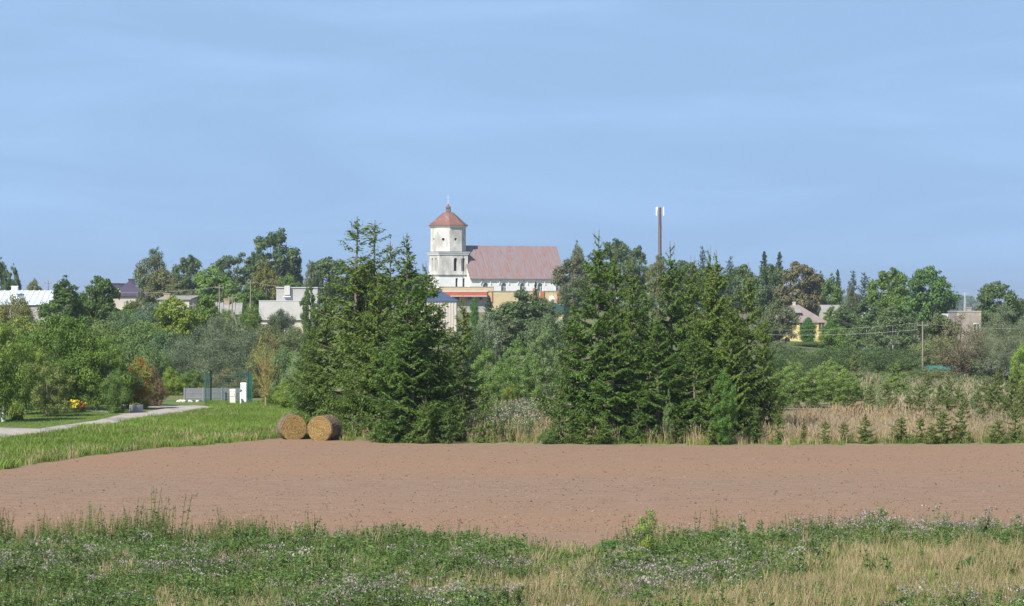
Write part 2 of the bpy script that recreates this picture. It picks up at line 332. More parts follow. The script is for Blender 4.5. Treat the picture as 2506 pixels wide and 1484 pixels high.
def inpoly(px, py, poly):
    px = np.asarray(px); ins = np.zeros(px.shape, bool); n = len(poly)
    for i in range(n):
        x0, y0 = poly[i]; x1, y1 = poly[(i + 1) % n]
        c = ((y0 > py) != (y1 > py)) & (px < (x1 - x0) * (py - y0) / ((y1 - y0) or 1e-9) + x0); ins ^= c
    return ins
# far-off woods on the horizon
def woods():
    rg = np.random.default_rng(5); n = 26000
    x = rg.uniform(-1500, 1500, n); y = 3600 + rg.uniform(0, 260, n)
    h = 15 + 6 * np.sin(x * .006) + 4 * np.sin(x * .023 + 2) + 3 * np.sin(x * .09)
    P = np.stack([x, y, h * rg.random(n) ** 0.6], 1); N = rg.normal(size=(n, 3)) + [0, -1, .6]
    V, Fc = leaves(P, N, rg.normal(size=(n, 3)), 4.0, 3.0)
    o = link('far_woods', qmesh('far_woods', V, Fc, [LEAF], None, np.repeat(rg.random(n), 4)), color=(0.045, 0.085, 0.03))
    tag(o, 'low dark line of woods on the horizon at the right', 'woods', kind='stuff')
woods()

# ---------------------------------------------------------------- plant shapes
variant('oak', 10, 4.2, seed=3, nc=95, n=15000, ls=0.17, clump=0.20, shape='round', fill=0.62, base=0.18, nl=26, r0=0.3)
variant('opentree', 10, 4.2, seed=8, nc=62, n=10000, ls=0.17, clump=0.17, shape='round', fill=0.70, base=0.14, nl=40, r0=0.32)
variant('round', 10, 4.2, seed=11, nc=150, n=19000, ls=0.16, clump=0.19, shape='oval', fill=0.62, base=0.10, nl=14)
variant('oval', 10, 3.2, seed=14, nc=85, n=13000, ls=0.15, clump=0.22, shape='oval', fill=0.55, base=0.06, nl=14)
variant('feathery', 10, 3.4, seed=21, nc=120, n=13000, ls=0.17, clump=0.17, shape='oval', fill=0.5, base=0.12, nl=22, droop=0.8, narrow=0.42)
variant('birch', 10, 2.6, seed=24, nc=90, n=9000, ls=0.13, clump=0.19, shape='oval', fill=0.3, base=0.10, nl=18, droop=0.9, narrow=0.5, bark=BIRCH, r0=0.11)
variant('thuja', 4, 0.9, seed=31, nc=150, n=16000, ls=0.06, clump=0.40, shape='column', fill=0.5, base=0.01, nl=4, narrow=0.5)
variant('bush', 4, 3.0, seed=34, nc=80, n=16000, ls=0.075, clump=0.22, shape='vase', fill=0.55, base=0.03, nl=10, multi=4, r0=0.05)
variant('hedge', 4, 3.4, seed=37, nc=90, n=15000, ls=0.085, clump=0.22, shape='vase', fill=0.6, base=0.02, nl=8, multi=3, droop=-0.5, narrow=0.35, r0=0.05)
variant('apple', 5, 3.0, seed=41, nc=95, n=34000, ls=0.055, clump=0.19, shape='round', fill=0.6, base=0.12, nl=22, r0=0.12)
variant('appleopen', 5, 3.0, seed=44, nc=75, n=26000, ls=0.058, clump=0.18, shape='round', fill=0.6, base=0.10, nl=26, r0=0.11)
variant('shrub', 3, 1.8, seed=47, nc=60, n=18000, ls=0.046, clump=0.22, shape='oval', fill=0.5, base=0.0, nl=10, multi=4, r0=0.03)
variant('willow', 7, 4.6, seed=51, nc=120, n=38000, ls=0.075, clump=0.17, shape='oval', fill=0.6, base=0.03, nl=18, multi=2, narrow=0.36, droop=0.25, r0=0.14)
variant('aspen', 5, 1.9, seed=54, nc=95, n=20000, ls=0.050, clump=0.19, shape='oval', fill=0.35, base=0.02, nl=24, r0=0.045)
variant('aspenthin', 5, 1.4, seed=57, nc=70, n=12000, ls=0.050, clump=0.20, shape='oval', fill=0.35, base=0.05, nl=24, r0=0.04)
variant('sparse', 6, 2.2, seed=61, nc=60, n=2600, ls=0.055, clump=0.20, shape='oval', fill=0.4, base=0.2, nl=60, r0=0.10, bark=LICHEN)
variant('twiggy', 8, 3.6, seed=64, nc=90, n=9000, ls=0.065, clump=0.20, shape='oval', fill=0.4, base=0.16, nl=80, r0=0.20)
variant('weedbush', 1.7, 0.95, seed=67, nc=34, n=2600, ls=0.035, clump=0.24, shape='vase', fill=0.4, base=0.12, nl=30, multi=3, r0=0.018)
for q in range(5):
    spruce('spruce%d' % q, 101 + q, 11.0, 2.7, 0.43, 6, 0.115, 0.085, 0.030, 24, side=0.5, leader=(0.085, 0.10, 0.12, 0.07, 0.09)[q], cones=(0.9, 0.6, 0.5, 1.0, 0.7)[q], bare=(0.10, 0.18, 0.08, 0.15, 0.10)[q], prof=(1.0, 1.15, 0.88, 1.1, 0.95)[q])
spruce('spirespruce', 120, 11.0, 2.0, 0.45, 5, 0.12, 0.09, 0.028, 15, leader=0.06, cones=1.0, bare=0.12, prof=0.8, low=0.40)
spruce('tallspruce', 121, 16.0, 3.0, 0.55, 8, 0.30, 0.18, 0.08, 9, leader=0.02, prof=1.0, low=0.03, side=0.5)
spruce('raggedspruce', 122, 16.0, 2.6, 0.80, 5, 0.30, 0.22, 0.09, 5.5, leader=0.03, bare=0.2, prof=0.6, low=0.25, side=0.5)
for q in range(4):
    spruce('young%d' % q, 131 + q, 2.6, 0.85, 0.21, 5, 0.075, 0.045, 0.020, 42, leader=(0.30, 0.16, 0.24, 0.10)[q], prof=(0.8, 0.9, 0.7, 0.85)[q], side=0.45, up=0.75, sweep=0.15)

TREES = []
def plant(key, px, top, hw, D, color, label, name='tree', cat='tree', group=None, rz=None, lean=0, part=None, base=None):
    H, W, tm, cm, co = VAR[key]; x = X(px, D); g = float(gz(x, D)) if base is None else base
    h = Z(top, D) - g; sw = hw / F * D / W; sz = h / H
    o = empty(name, (x, D, g)); o.scale = (sw, sw, sz); o.rotation_euler = (0, lean, rz if rz is not None else (px * 0.37 + D * 1.13) % 6.28)
    tag(o, label, cat, group)
    t = link(part[0] if part else 'trunk', tm, o); c = link(part[1] if part else 'crown', cm, o, color=color)
    if co is not None: tag(link('cones', co, o), 'tan hanging cones', kind='stuff')
    return o

# ---------------------------------------------------------------- building materials
PLASTER = mat('stained_whitewash', (0.44, 0.42, 0.385), (0.72, 0.71, 0.68), 0.55, c3=(0.36, 0.345, 0.315), s3=0.45, lo3=0.48, hi3=0.70, stretch=(1, 1, 0.45), bump=0.3, bscale=2)
WHITE = mat('white_render', (0.80, 0.80, 0.79), (0.72, 0.72, 0.71), 0.5, bump=0.1, bscale=3)
RUST = mat('rusty_painted_roof', (0.20, 0.095, 0.075), (0.25, 0.13, 0.105), 0.5, c3=(0.40, 0.36, 0.36), s3=0.5, lo3=0.58, hi3=0.75, stretch=(2.0, 0.5, 0.5), rough=0.6)
NAVEROOF = mat('weathered_tin_roof', (0.275, 0.180, 0.165), (0.255, 0.215, 0.23), 0.9, c3=(0.275, 0.130, 0.105), s3=1.0, lo=0.42, hi=0.56, lo3=0.52, hi3=0.68, stretch=(1.6, 0.3, 0.3), rough=0.55)
DARKIRON = mat('dark_iron', (0.06, 0.05, 0.05)); GREYTIN = mat('grey_tin', (0.20, 0.19, 0.19), (0.28, 0.26, 0.26), 2)
DARKIN = mat('dark_opening', (0.035, 0.032, 0.035)); GLASS = mat('window_glass', (0.06, 0.07, 0.09), rough=0.12, spec=0.6)
YBRICK = mat('pale_yellow_brick', (0.42, 0.34, 0.20), (0.49, 0.42, 0.26), 0.8, c3=(0.47, 0.27, 0.14), s3=0.6, lo3=0.60, hi3=0.70, stretch=(1, 1, 2), bump=0.2)
PALEBRICK = mat('pale_tan_brick', (0.30, 0.23, 0.165), (0.37, 0.30, 0.225), 3); REDBRICK = mat('red_brick', (0.34, 0.10, 0.055), (0.42, 0.15, 0.08), 2, bump=0.2); REDROOF = mat('red_sheet_roof', (0.36, 0.095, 0.055), (0.32, 0.08, 0.045), 0.6, rough=0.5)
ASB = mat('asbestos_sheet', (0.27, 0.268, 0.25), (0.34, 0.335, 0.315), 0.5, c3=(0.21, 0.205, 0.19), s3=0.25, lo3=0.55, hi3=0.75, stretch=(1, 1, 0.4))
GREYWALL = mat('grey_block_wall', (0.30, 0.285, 0.27), (0.38, 0.365, 0.34), 0.8, bump=0.2); CREAM = mat('cream_render', (0.50, 0.44, 0.36), (0.56, 0.51, 0.43), 0.6)
PURPLE = mat('dark_plum_tiles', (0.075, 0.062, 0.095), (0.095, 0.080, 0.115), 0.8, rough=0.5); BLUEROOF = mat('slate_blue_roof', (0.06, 0.09, 0.15), (0.075, 0.11, 0.18), 0.7, rough=0.45)
WHITETIN = mat('pale_blue_tin', (0.60, 0.70, 0.78), (0.66, 0.75, 0.82), 0.8, rough=0.4); GREENROOF = mat('dark_green_roof', (0.03, 0.085, 0.075), rough=0.5)
PINKROOF = mat('faded_pink_asbestos', (0.23, 0.19, 0.175), (0.29, 0.245, 0.23), 0.5, c3=(0.20, 0.14, 0.12), s3=0.8, lo3=0.6, hi3=0.75); YELLOW = mat('yellow_render', (0.58, 0.47, 0.20), (0.62, 0.52, 0.27), 0.7)
OCHRE = mat('ochre_trim', (0.62, 0.38, 0.03)); TRIM = mat('pale_metal_trim', (0.55, 0.60, 0.66), rough=0.5); RUBBLE = mat('grey_stone_wall', (0.25, 0.215, 0.19), (0.35, 0.31, 0.27), 1.5, c3=(0.50, 0.46, 0.41), s3=0.4, lo3=0.58, hi3=0.66, bump=0.4)
WOOD = mat('weathered_pole_wood', (0.20, 0.175, 0.145), (0.28, 0.245, 0.205), 3, stretch=(3, 3, 0.5)); CONCRETE = mat('concrete', (0.45, 0.43, 0.40), (0.53, 0.51, 0.48), 3, bump=0.2)
WIRE = mat('pale_wire', (0.42, 0.42, 0.40)); PLASTIC = mat('white_plastic', (0.82, 0.83, 0.84), rough=0.4)

def boolcut(o, cutters):
    for c in cutters:
        md = o.modifiers.new('c', 'BOOLEAN'); md.operation = 'DIFFERENCE'; md.solver = 'EXACT'; md.object = c
    dg = bpy.context.evaluated_depsgraph_get(); me = bpy.data.meshes.new_from_object(o.evaluated_get(dg))
    o.modifiers.clear(); o.data = me
    for c in cutters: bpy.data.objects.remove(c)
def archpts(cx, z0, z1, hw, n=10):                 # outline of a round-headed opening
    r = hw; return [(cx - hw, z0), (cx + hw, z0)] + [(cx + r * math.cos(math.pi * i / n), z1 - r + r * math.sin(math.pi * i / n)) for i in range(n + 1)]
def prism(b, pts, y0, y1, m=0):                    # outline in x-z, extruded in y
    n = len(pts); vs = [(x, y0, z) for x, z in pts] + [(x, y1, z) for x, z in pts]
    return b.add(vs, [tuple(range(n)), tuple(range(2 * n - 1, n - 1, -1))] + [(i, i + n, (i + 1) % n + n, (i + 1) % n) for i in range(n)], m)

# ---------------------------------------------------------------- the church
def church():
    D = 800; s = D / F; th = R(22); x0 = X(1097, D); g0 = float(gz(x0, D))
    root = empty('church', (x0, D, g0), th); tag(root, 'white church with stained octagonal belfry and long rust-patched roof', 'church')
    z = lambda py: Z(py, D) - g0
    a = 38 * s; ro = 43.5 * s
    b = MB(); b.box(-a, a, -a, a, -0.5, z(672), 0); b.box(-a - .12, a + .12, -a - .12, a + .12, -0.5, z(673.5), 1); low = b.obj('tower_base', [PLASTER, WHITE], root)
    # lower storey (white), upper storey of the square part (stained)
    low.data = MB().box(-a, a, -a, a, -0.5, z(674), 0).mesh('tower_base', [WHITE])
    up = MB().box(-a + .1, a - .1, -a + .1, a - .1, z(674), z(619.5), 0).obj('tower_shaft', [PLASTER], root)
    cut1, cut2 = [], []
    def cutter(cx, zt, zb, hw, side=0, dep=1.1):
        c = prism(MB(), archpts(cx, zb, zt, hw), -a - 1, -a + dep).obj('cut', WHITE); c.parent = root
        if side: c.matrix_parent_inverse = Matrix.Rotation(-math.pi / 2, 4, 'Z')
        return c
    spots_u = [(-1, 1), (9 * s * 1.0, 0)]
    for cx in (5.5, 25): cut2.append(cutter((cx - 0.5) * s * 1.02, z(632), z(664), 4.6 * s))
    for cx in (-12, 12): cut2.append(cutter(cx * s, z(632), z(664), 4.6 * s, 1))
    for cx in (9, 27): cut1.append(cutter((cx - 1) * s, z(681), z(705), 3.4 * s))
    for cx in (-12, 12): cut1.append(cutter(cx * s, z(681), z(705), 3.4 * s, 1))
    bpy.context.view_layer.update(); boolcut(up, cut2); boolcut(low, cut1)
    for cx, zt, zb, hw in [(5.1, 632.3, 664, 4.6), (25, 632.3, 664, 4.6), (8, 681.3, 705, 3.4), (26, 681.3, 705, 3.4)]:
        prism(MB(), archpts(cx * s, z(zb) + .02, z(zt), hw * s * .98), -a + 1.0, -a + 1.06).obj('window', DARKIN, root)
    for cx, zt, zb, hw in [(-12, 632.3, 664, 4.6), (12, 632.3, 664, 4.6), (-12, 681.3, 705, 3.4), (12, 681.3, 705, 3.4)]:
        o = prism(MB(), archpts(cx * s, z(zb) + .02, z(zt), hw * s * .98), -a + 1.0, -a + 1.06).obj('window', DARKIN, root); o.rotation_euler = (0, 0, -math.pi / 2)
    b = MB()
    for zz, e, h in ((617.3, .42, .22), (619.5, .25, .28), (622, .12, .3)): b.box(-a - e, a + e, -a - e, a + e, z(zz) - h, z(zz), 0)
    b.obj('cornice', [WHITE], root)
    MB().box(-a - .5, a + .5, -a - .5, a + .5, z(617.3), z(617.3) + .1).obj('cornice_flashing', GREYTIN, root)
    b = MB()
    for zz, e, h in ((671.5, .38, .25), (674, .2, .25)): b.box(-a - e, a + e, -a - e, a + e, z(zz) - h, z(zz), 0)
    b.obj('string_course', [PLASTER], root)
    # octagonal belfry
    ph = R(6) - th - math.pi / 2 + 0.0
    oc = MB().ring([(ro, z(616.5)), (ro * 0.985, z(556))], 8, ph=ph).obj('belfry', [PLASTER], root)
    cuts = []
    for k in range(-2, 3):
        an = ph + (k + .5) * math.pi / 4; rr = ro * math.cos(math.pi / 8)
        c = MB().ring([(.42, 0), (.42, 2)], 10).obj('cut', WHITE); c.parent = root
        c.rotation_euler = (0, R(90), 0); c.matrix_parent_inverse = Matrix.Rotation(an, 4, 'Z') @ Matrix.Translation((rr - 1.0, 0, z(587)))
        cuts.append(c)
    bpy.context.view_layer.update(); boolcut(oc, cuts)
    for k in range(-2, 3):
        an = ph + (k + .5) * math.pi / 4; rr = ro * math.cos(math.pi / 8) - .55
        w = MB().ring([(.36, 0), (.36, .05)], 10).obj('round_window', DARKIN, root); w.matrix_local = Matrix.Rotation(an, 4, 'Z') @ Matrix.Translation((rr, 0, z(587))) @ Matrix.Rotation(R(90), 4, 'Y')
    MB().ring([(ro + .12, z(557.5)), (ro + .28, z(555.5)), (ro + .42, z(553.2))], 8, ph=ph).obj('belfry_cornice', [WHITE], root)
    MB().ring([(ro + .62, z(553.4)), (ro + .62, z(551.6)), (ro * .80, z(541)), (ro * .52, z(529)), (ro * .27, z(520))], 8, ph=ph).obj('belfry_roof', [RUST], root)
    MB().ring([(.55 * 1.1, z(520.5)), (.55 * 1.1, z(509))], 8, ph=ph).obj('lantern', [DARKIRON], root)
    b = MB()
    for k in range(8):
        an = ph + (k + .5) * math.pi / 4; c, s_ = math.cos(an), math.sin(an); b.box(.56 * c - .17, .56 * c + .17, .56 * s_ - .17, .56 * s_ + .17, z(519), z(511))
    b.obj('lantern_panel', GREYTIN, root)
    MB().ring([(.85, z(509)), (.80, z(508)), (.55, z(505.5)), (.16, z(502.5)), (.12, z(500.5)), (.2, z(499.8)), (.08, z(498))], 10).obj('lantern_cap', [RUST], root)
    b = MB(); b.ring([(.17, z(500)), (.10, z(496)), (.07, z(476))], 8); b.box(-.42, .42, -.04, .04, z(485.4), z(484), 0)
    c = b.obj('cross', [TRIM, DARKIRON], root)
    # nave
    xa, xb, dn = a - .4, 284 * s, 58 * s; ze, zr = z(676), z(603)
    wall = MB(); pts = [(-dn, -0.5), (dn, -0.5), (dn, ze), (0, zr - .25), (-dn, ze)]
    n = 5; vs = [(xa, y, zz) for y, zz in pts] + [(xb, y, zz) for y, zz in pts]
    wall.add(vs, [tuple(range(n - 1, -1, -1)), tuple(range(n, 2 * n))] + [(i, (i + 1) % n, (i + 1) % n + n, i + n) for i in range(n)])
    nv = wall.obj('nave_wall', [WHITE], root)
    cs = []
    for px in (1188.8, 1233, 1279, 1322, 1368):
        # solve for the local x of a point on the long wall seen at px
        lx = ((px - 1097) * s - dn * math.sin(th)) / math.cos(th)
        c = prism(MB(), archpts(lx, z(722), z(693), 7.0 * s / math.cos(th) * .92), -dn - 1, -dn + .6).obj('cut', WHITE); c.parent = root; cs.append((c, lx))
    bpy.context.view_layer.update(); boolcut(nv, [c for c, _ in cs])
    for _, lx in cs:
        hw = 7.0 * s / math.cos(th) * .92
        prism(MB(), archpts(lx, z(722), z(693.2), hw * .98), -dn + .5, -dn + .55).obj('window', GLASS, root)
        m = MB()
        for q in (-.33, .33): m.box(lx + q * hw - .05, lx + q * hw + .05, -dn + .42, -dn + .5, z(722), z(695))
        for q in (.3, .65): m.box(lx - hw, lx + hw, -dn + .43, -dn + .49, z(722) + (z(693) - z(722)) * q, z(722) + (z(693) - z(722)) * q + .08)
        m.obj('window_bars', WHITE, root)
        b = MB(); R1, R0, k = hw * 2.0, hw * 1.78, 14; zc = z(693) - hw * .55
        for i in range(k):
            a0, a1 = math.pi * i / k, math.pi * (i + 1) / k
            q = [(lx + r * math.cos(t), zc + r * math.sin(t)) for r, t in ((R0, a0), (R1, a0), (R1, a1), (R0, a1))]; prism(b, q[::-1], -dn - .28, -dn + .02)
        b.obj('hood_mould', [WHITE], root)
    e = .7; k = (zr - ze) / dn; b = MB(); t = .16
    V = []
    for x_ in (xa - .25, xb + .4):
        V += [(x_, -dn - e, ze - e * k), (x_, 0, zr), (x_, dn + e, ze - e * k), (x_, -dn - e, ze - e * k + t), (x_, 0, zr + t * 1.5), (x_, dn + e, ze - e * k + t)]
    b.add(V, [(3, 9, 10, 4), (4, 10, 11, 5), (0, 1, 7, 6), (1, 2, 8, 7), (0, 6, 9, 3), (2, 5, 11, 8), (0, 3, 4, 1), (1, 4, 5, 2), (6, 7, 10, 9), (7, 8, 11, 10)])
    b.obj('nave_roof', [NAVEROOF], root)
    b = MB(); x_ = xa
    while x_ < xb:
        b.tube([(x_, -dn - e, ze - e * k + t + .05), (x_, 0, zr + t * 1.5 + .05)], .045, 4); x_ += .75
    b.obj('roof_seams', [NAVEROOF], root)
    MB().box(xa, xb, -dn - .35, -dn, ze - .95, ze - .35).obj('eaves_moulding', [WHITE], root)
    # low annex between tower and nave, and a drainpipe
    b = MB(); b.box(a - .2, xa + 1.0, -dn - .02, -a + .3, -.5, z(683)); b.obj('annex_wall', [WHITE], root)
    MB().tube([(xb * .62, -dn - .12, ze - .6), (xb * .62, -dn - .12, 0)], .09, 6).obj('drainpipe', GREYTIN, root)
    MB().tube([(a * .6, -a - .12, z(620)), (a * .6, -a - .12, z(700))], .07, 6).obj('lightning_cable', GREYTIN, root)
church()

# ---------------------------------------------------------------- houses
def house(name, label, cat, px, D, w, d, eave, ridge, roofkind, wallm, roofm, rot=0, chim=(), wins=(), over=.35, along='x', windm=None, gdown=None, chm=None, frame=None, corr=0):
    """px = picture x of the middle of its front, eave/ridge = picture heights"""
    x = X(px, D); g = float(gz(x, D)) if gdown is None else gdown
    root = empty(name, (x, D, g), rot); tag(root, label, cat)
    ze, zr = Z(eave, D) - g, Z(ridge, D) - g; W, L = w / 2, d
    b = MB()
    if roofkind == 'gable' or roofkind == 'hip': b.box(-W, W, 0, L, -.6, ze)
    if roofkind == 'mono' or roofkind == 'flat': b.box(-W, W, 0, L, -.6, ze if roofkind == 'flat' else ze)
    if roofkind == 'gable':
        if along == 'x': b.add([(-W, 0, ze), (-W, L, ze), (-W, L / 2, zr - .1), (W, 0, ze), (W, L, ze), (W, L / 2, zr - .1)], [(0, 2, 1), (3, 4, 5), (0, 3, 5, 2), (1, 2, 5, 4)])
        else: b.add([(-W, 0, ze), (W, 0, ze), (0, 0, zr - .1), (-W, L, ze), (W, L, ze), (0, L, zr - .1)], [(0, 1, 2), (3, 5, 4), (0, 2, 5, 3), (1, 4, 5, 2)])
    if roofkind == 'mono': b.add([(-W, 0, ze), (W, 0, ze), (W, L, ze), (-W, L, ze), (-W, L, zr - .1), (W, L, zr - .1)], [(0, 1, 5, 4), (0, 4, 3), (1, 2, 5), (2, 3, 4, 5)])
    b.obj('wall', wallm, root)
    o = over; r = MB(); t = .12
    if roofkind == 'gable':
        k = (zr - ze) / ((L if along == 'x' else w) / 2)
        if along == 'x': P = lambda u, v, zz: (u, v, zz); A, B, M = W, L, L / 2; pr = [(-o, ze - o * k), (M, zr), (L + o, ze - o * k)]
        else: pr = [(-W - o, ze - o * k), (0, zr), (W + o, ze - o * k)]
        V = []
        for u in ((-W - o, W + o) if along == 'x' else (-o, L + o)):
            V += [((u, v, zz) if along == 'x' else (v, u, zz)) for v, zz in pr] + [((u, v, zz + t) if along == 'x' else (v, u, zz + t)) for v, zz in pr]
        r.add(V, [(3, 9, 10, 4), (4, 10, 11, 5), (0, 1, 7, 6), (1, 2, 8, 7), (0, 6, 9, 3), (2, 5, 11, 8), (0, 3, 4, 1), (1, 4, 5, 2), (6, 7, 10, 9), (7, 8, 11, 10)])
    elif roofkind == 'hip':
        q = min(W, L / 2) * .95; rl = max(W - q, .15)
        r.add([(-W - o, -o, ze - .1), (W + o, -o, ze - .1), (W + o, L + o, ze - .1), (-W - o, L + o, ze - .1), (-W - o, -o, ze + .05), (W + o, -o, ze + .05), (W + o, L + o, ze + .05), (-W - o, L + o, ze + .05), (-rl, L / 2, zr), (rl, L / 2, zr)],
              [(0, 3, 2, 1), (0, 1, 5, 4), (1, 2, 6, 5), (2, 3, 7, 6), (3, 0, 4, 7), (4, 5, 9, 8), (5, 6, 9), (6, 7, 8, 9), (7, 4, 8)])
    elif roofkind == 'mono':
        V = [(-W - o, -o, ze - .05), (W + o, -o, ze - .05), (W + o, L + o, zr), (-W - o, L + o, zr)]; V += [(a_, b_, c_ + t) for a_, b_, c_ in V]
        r.add(V, [(0, 3, 2, 1), (4, 5, 6, 7), (0, 1, 5, 4), (1, 2, 6, 5), (2, 3, 7, 6), (3, 0, 4, 7)])
    else: r.box(-W - o, W + o, -o, L + o, ze, ze + .2)
    if corr and roofkind in ('gable', 'mono'):     # corrugations of the sheet
        L2 = L / 2 if roofkind == 'gable' else L; u = -W
        while u < W: r.tube([(u, -o, ze - o * (zr - ze) / L2 + t), (u, L2, zr + t)], corr * .16, 4); u += corr
    ro = r.obj('roof', roofm, root)
    for cx, cy, cw, top in chim:
        c = MB(); zt = Z(top, D) - g; c.box(cx - cw / 2, cx + cw / 2, cy - cw * .4, cy + cw * .4, ze, zt - .15); c.box(cx - cw / 2 - .08, cx + cw / 2 + .08, cy - cw * .4 - .08, cy + cw * .4 + .08, zt - .15, zt); c.obj('chimney', chm or PALEBRICK, root)
    for wx, wz, ww, wh in wins:
        f = MB(); f.box(wx - ww / 2 - .1, wx + ww / 2 + .1, -.06, .0, wz - wh / 2 - .1, wz + wh / 2 + .1); fo = f.obj('window', frame or WHITE, root)
        MB().box(wx - ww / 2, wx + ww / 2, -.09, -.062, wz - wh / 2, wz + wh / 2).obj('pane', windm or GLASS, fo)
        MB().box(wx - .03, wx + .03, -.115, -.092, wz - wh / 2, wz + wh / 2).obj('mullion', frame or WHITE, fo)
    return root, ze, zr, g
m = lambda px, D: px * D / F
# far left: pale tin roofed shed, plum roofed house
house('long_shed', 'long shed with pale blue tin roof and grey wall at the left edge', 'shed', 40, 450, m(172, 450), 12, 745, 713, 'gable', GREYWALL, WHITETIN, chim=((m(-12, 450), 3.0, .9, 700),), chm=PLASTIC, wins=((m(-30, 450), 1.8, 1.2, .9),), corr=.9)
house('hipped_house', 'cream house with dark plum hipped roof and three chimneys', 'house', 316, 480, m(82, 480), 9, 724, 690, 'hip', CREAM, PURPLE, rot=.15, chim=((m(-32, 480), 3, 1.4, 693), (m(8, 480), 5.0, 1.1, 682), (m(-14, 480), 6.5, 1.2, 693)), chm=PURPLE, wins=((m(-20, 480), 2.0, 2.6, 1.6), (m(12, 480), 2.0, 1.4, 1.3)))
house('low_house', 'low pale house with flat grey roof and narrow chimney behind a yellow-green tree', 'house', 426, 460, m(74, 460), 8, 733, 725, 'mono', CREAM, ASB, rot=-.05, chim=((m(-22, 460), 2, 1.0, 718),), wins=((m(14, 460), 1.6, 1.3, .9),))
house('small_house', 'small house with pale grey roof and brick stub chimney behind utility poles', 'house', 557, 430, m(58, 430), 7, 768, 743, 'gable', CREAM, ASB, rot=.06, chim=((m(-4, 430), 3, .8, 731),), wins=((m(0, 430), 1.2, 1.2, .9),), corr=.9)
# two-tier grey house
root, ze, zr, g = house('grey_house', 'blocky pale grey house with a lower and a taller clad part beside the left spruces', 'house', 705, 420, m(138, 420), 9, 783, 783, 'flat', CREAM, GREYTIN, rot=.04, wins=((m(-56, 420), 1.4, .8, 1.2), (m(-20, 420), 1.4, 1.2, 1.1)), over=.1)
b = MB(); zz = lambda p: Z(p, 420) - g
b.box(m(-32, 420), m(70, 420), 4.6, 10, 0, zz(704)); b.obj('upper_wall', PSW := mat('pale_sheet_wall', (0.33, 0.325, 0.305), (0.39, 0.385, 0.365), .5), root)
b = MB(); b.box(m(-33, 420), m(71, 420), 4.4, 10.2, zz(704), zz(702.6)); b.obj('roof_flashing', TRIM, root)
b = MB(); b.add([(m(-70, 420) - .1, -.35, zz(783.5)), (m(70, 420), -.35, zz(783.5)), (m(70, 420), 4.55, zz(783.5)), (m(-70, 420) - .1, 4.55, zz(783.5)), (m(-70, 420) - .1, 1.0, zz(737)), (m(70, 420), 1.0, zz(737)), (m(70, 420), 4.55, zz(737)), (m(-70, 420) - .1, 4.55, zz(737))], [(0, 3, 2, 1), (4, 5, 6, 7), (0, 1, 5, 4), (1, 2, 6, 5), (2, 3, 7, 6), (3, 0, 4, 7)]); b.obj('clad_storey', PSW, root)
b = MB(); b.box(m(-70, 420) - .15, m(70, 420), .92, 4.58, zz(737), zz(735.6)); b.obj('roof_edge', TRIM, root)
b = MB(); b.box(m(-5, 420) - .4, m(-5, 420) + .4, 4.0, 4.59, zz(722), zz(699)); b.obj('chimney', CONCRETE, root)
MB().box(m(-5, 420) - .5, m(-5, 420) + .5, 3.9, 4.58, zz(727), zz(724.5)).obj('chimney_apron', PLASTIC, root)
# corrugated hall with blue roof
root, ze, zr, g = house('corrugated_hall', 'pale corrugated hall with slate blue hipped roof between the spruces and the church', 'hall', 1073, 450, m(86, 450), 10, 737, 711, 'hip', CREAM, BLUEROOF, rot=0.0, over=.25)
b = MB(); u = -m(43, 450)
while u < m(43, 450): b.box(u, u + .22, -.10, -.003, -.4, ze - .02); u += .44
b.obj('wall_ribs', mat('pale_corrugated', (0.50, 0.48, 0.46)), root)
MB().box(-m(2, 450), m(8, 450), 2.2, 2.5, Z(726, 450) - g, Z(724.8, 450) - g).obj('roof_vent', PLASTIC, root)
# long yellow brick block below the church
D = 600; root, ze, zr, g = house('brick_block', 'long yellow brick block with flat roof in front of the church', 'building', 1240, D, m(336, D), 14, 714.5, 714.5, 'flat', YBRICK, GREYTIN, over=.1)
zz = lambda p: Z(p, D) - g
xx = lambda p: m(p - 1240, D)
MB().box(xx(1074), xx(1207), 2.5, 13.5, ze - .1, zz(702.4)).obj('upper_wall', YBRICK, root)
MB().box(xx(1073), xx(1208), 2.4, 13.6, zz(702.4), zz(701.8)).obj('upper_coping', GREYTIN, root)
b = MB(); b.add([(xx(1078), -2.2, zz(724.8)), (xx(1192), -2.2, zz(724.8)), (xx(1192), -.02, zz(713.2)), (xx(1078), -.02, zz(713.2)), (xx(1078), -2.2, zz(725.4)), (xx(1192), -2.2, zz(725.4)), (xx(1192), -.02, zz(714)), (xx(1078), -.02, zz(714))],
    [(0, 1, 2, 3), (4, 7, 6, 5), (0, 4, 5, 1), (1, 5, 6, 2), (0, 3, 7, 4)]); b.obj('red_canopy', REDROOF, root)
b = MB(); b.box(xx(1078), xx(1192), -2.26, -2.2, zz(725.8), zz(724.6)); b.box(xx(1076), xx(1194), -.3, -.01, zz(714), zz(712.6)); b.obj('canopy_trim', WHITE, root)
for p in (1122, 1152, 1180):
    f = MB().box(xx(p - 8), xx(p + 2), -.1, 0, zz(734.5), zz(726.5)).obj('window', YBRICK, root); MB().box(xx(p - 7), xx(p + 1), -.13, -.102, zz(734), zz(727)).obj('pane', GLASS, f)
MB().box(xx(1072), xx(1200), -.35, -.003, -.5, zz(735.5)).obj('plinth', GREYWALL, root)
for p, w_ in ((1327, 9.5), (1278, 12), (1365, 4), (1305, 2.6)):
    MB().box(xx(p) - m(w_ / 2, D), xx(p) + m(w_ / 2, D), -.30, -.003, zz(741), zz(713.6 if p != 1305 else 706)).obj('brick_pier', REDBRICK, root)
for p in (1205, 1317): MB().tube([(xx(p), -.12, zz(741)), (xx(p), -.12, zz(715))], .10, 6).obj('drainpipe', REDBRICK, root)
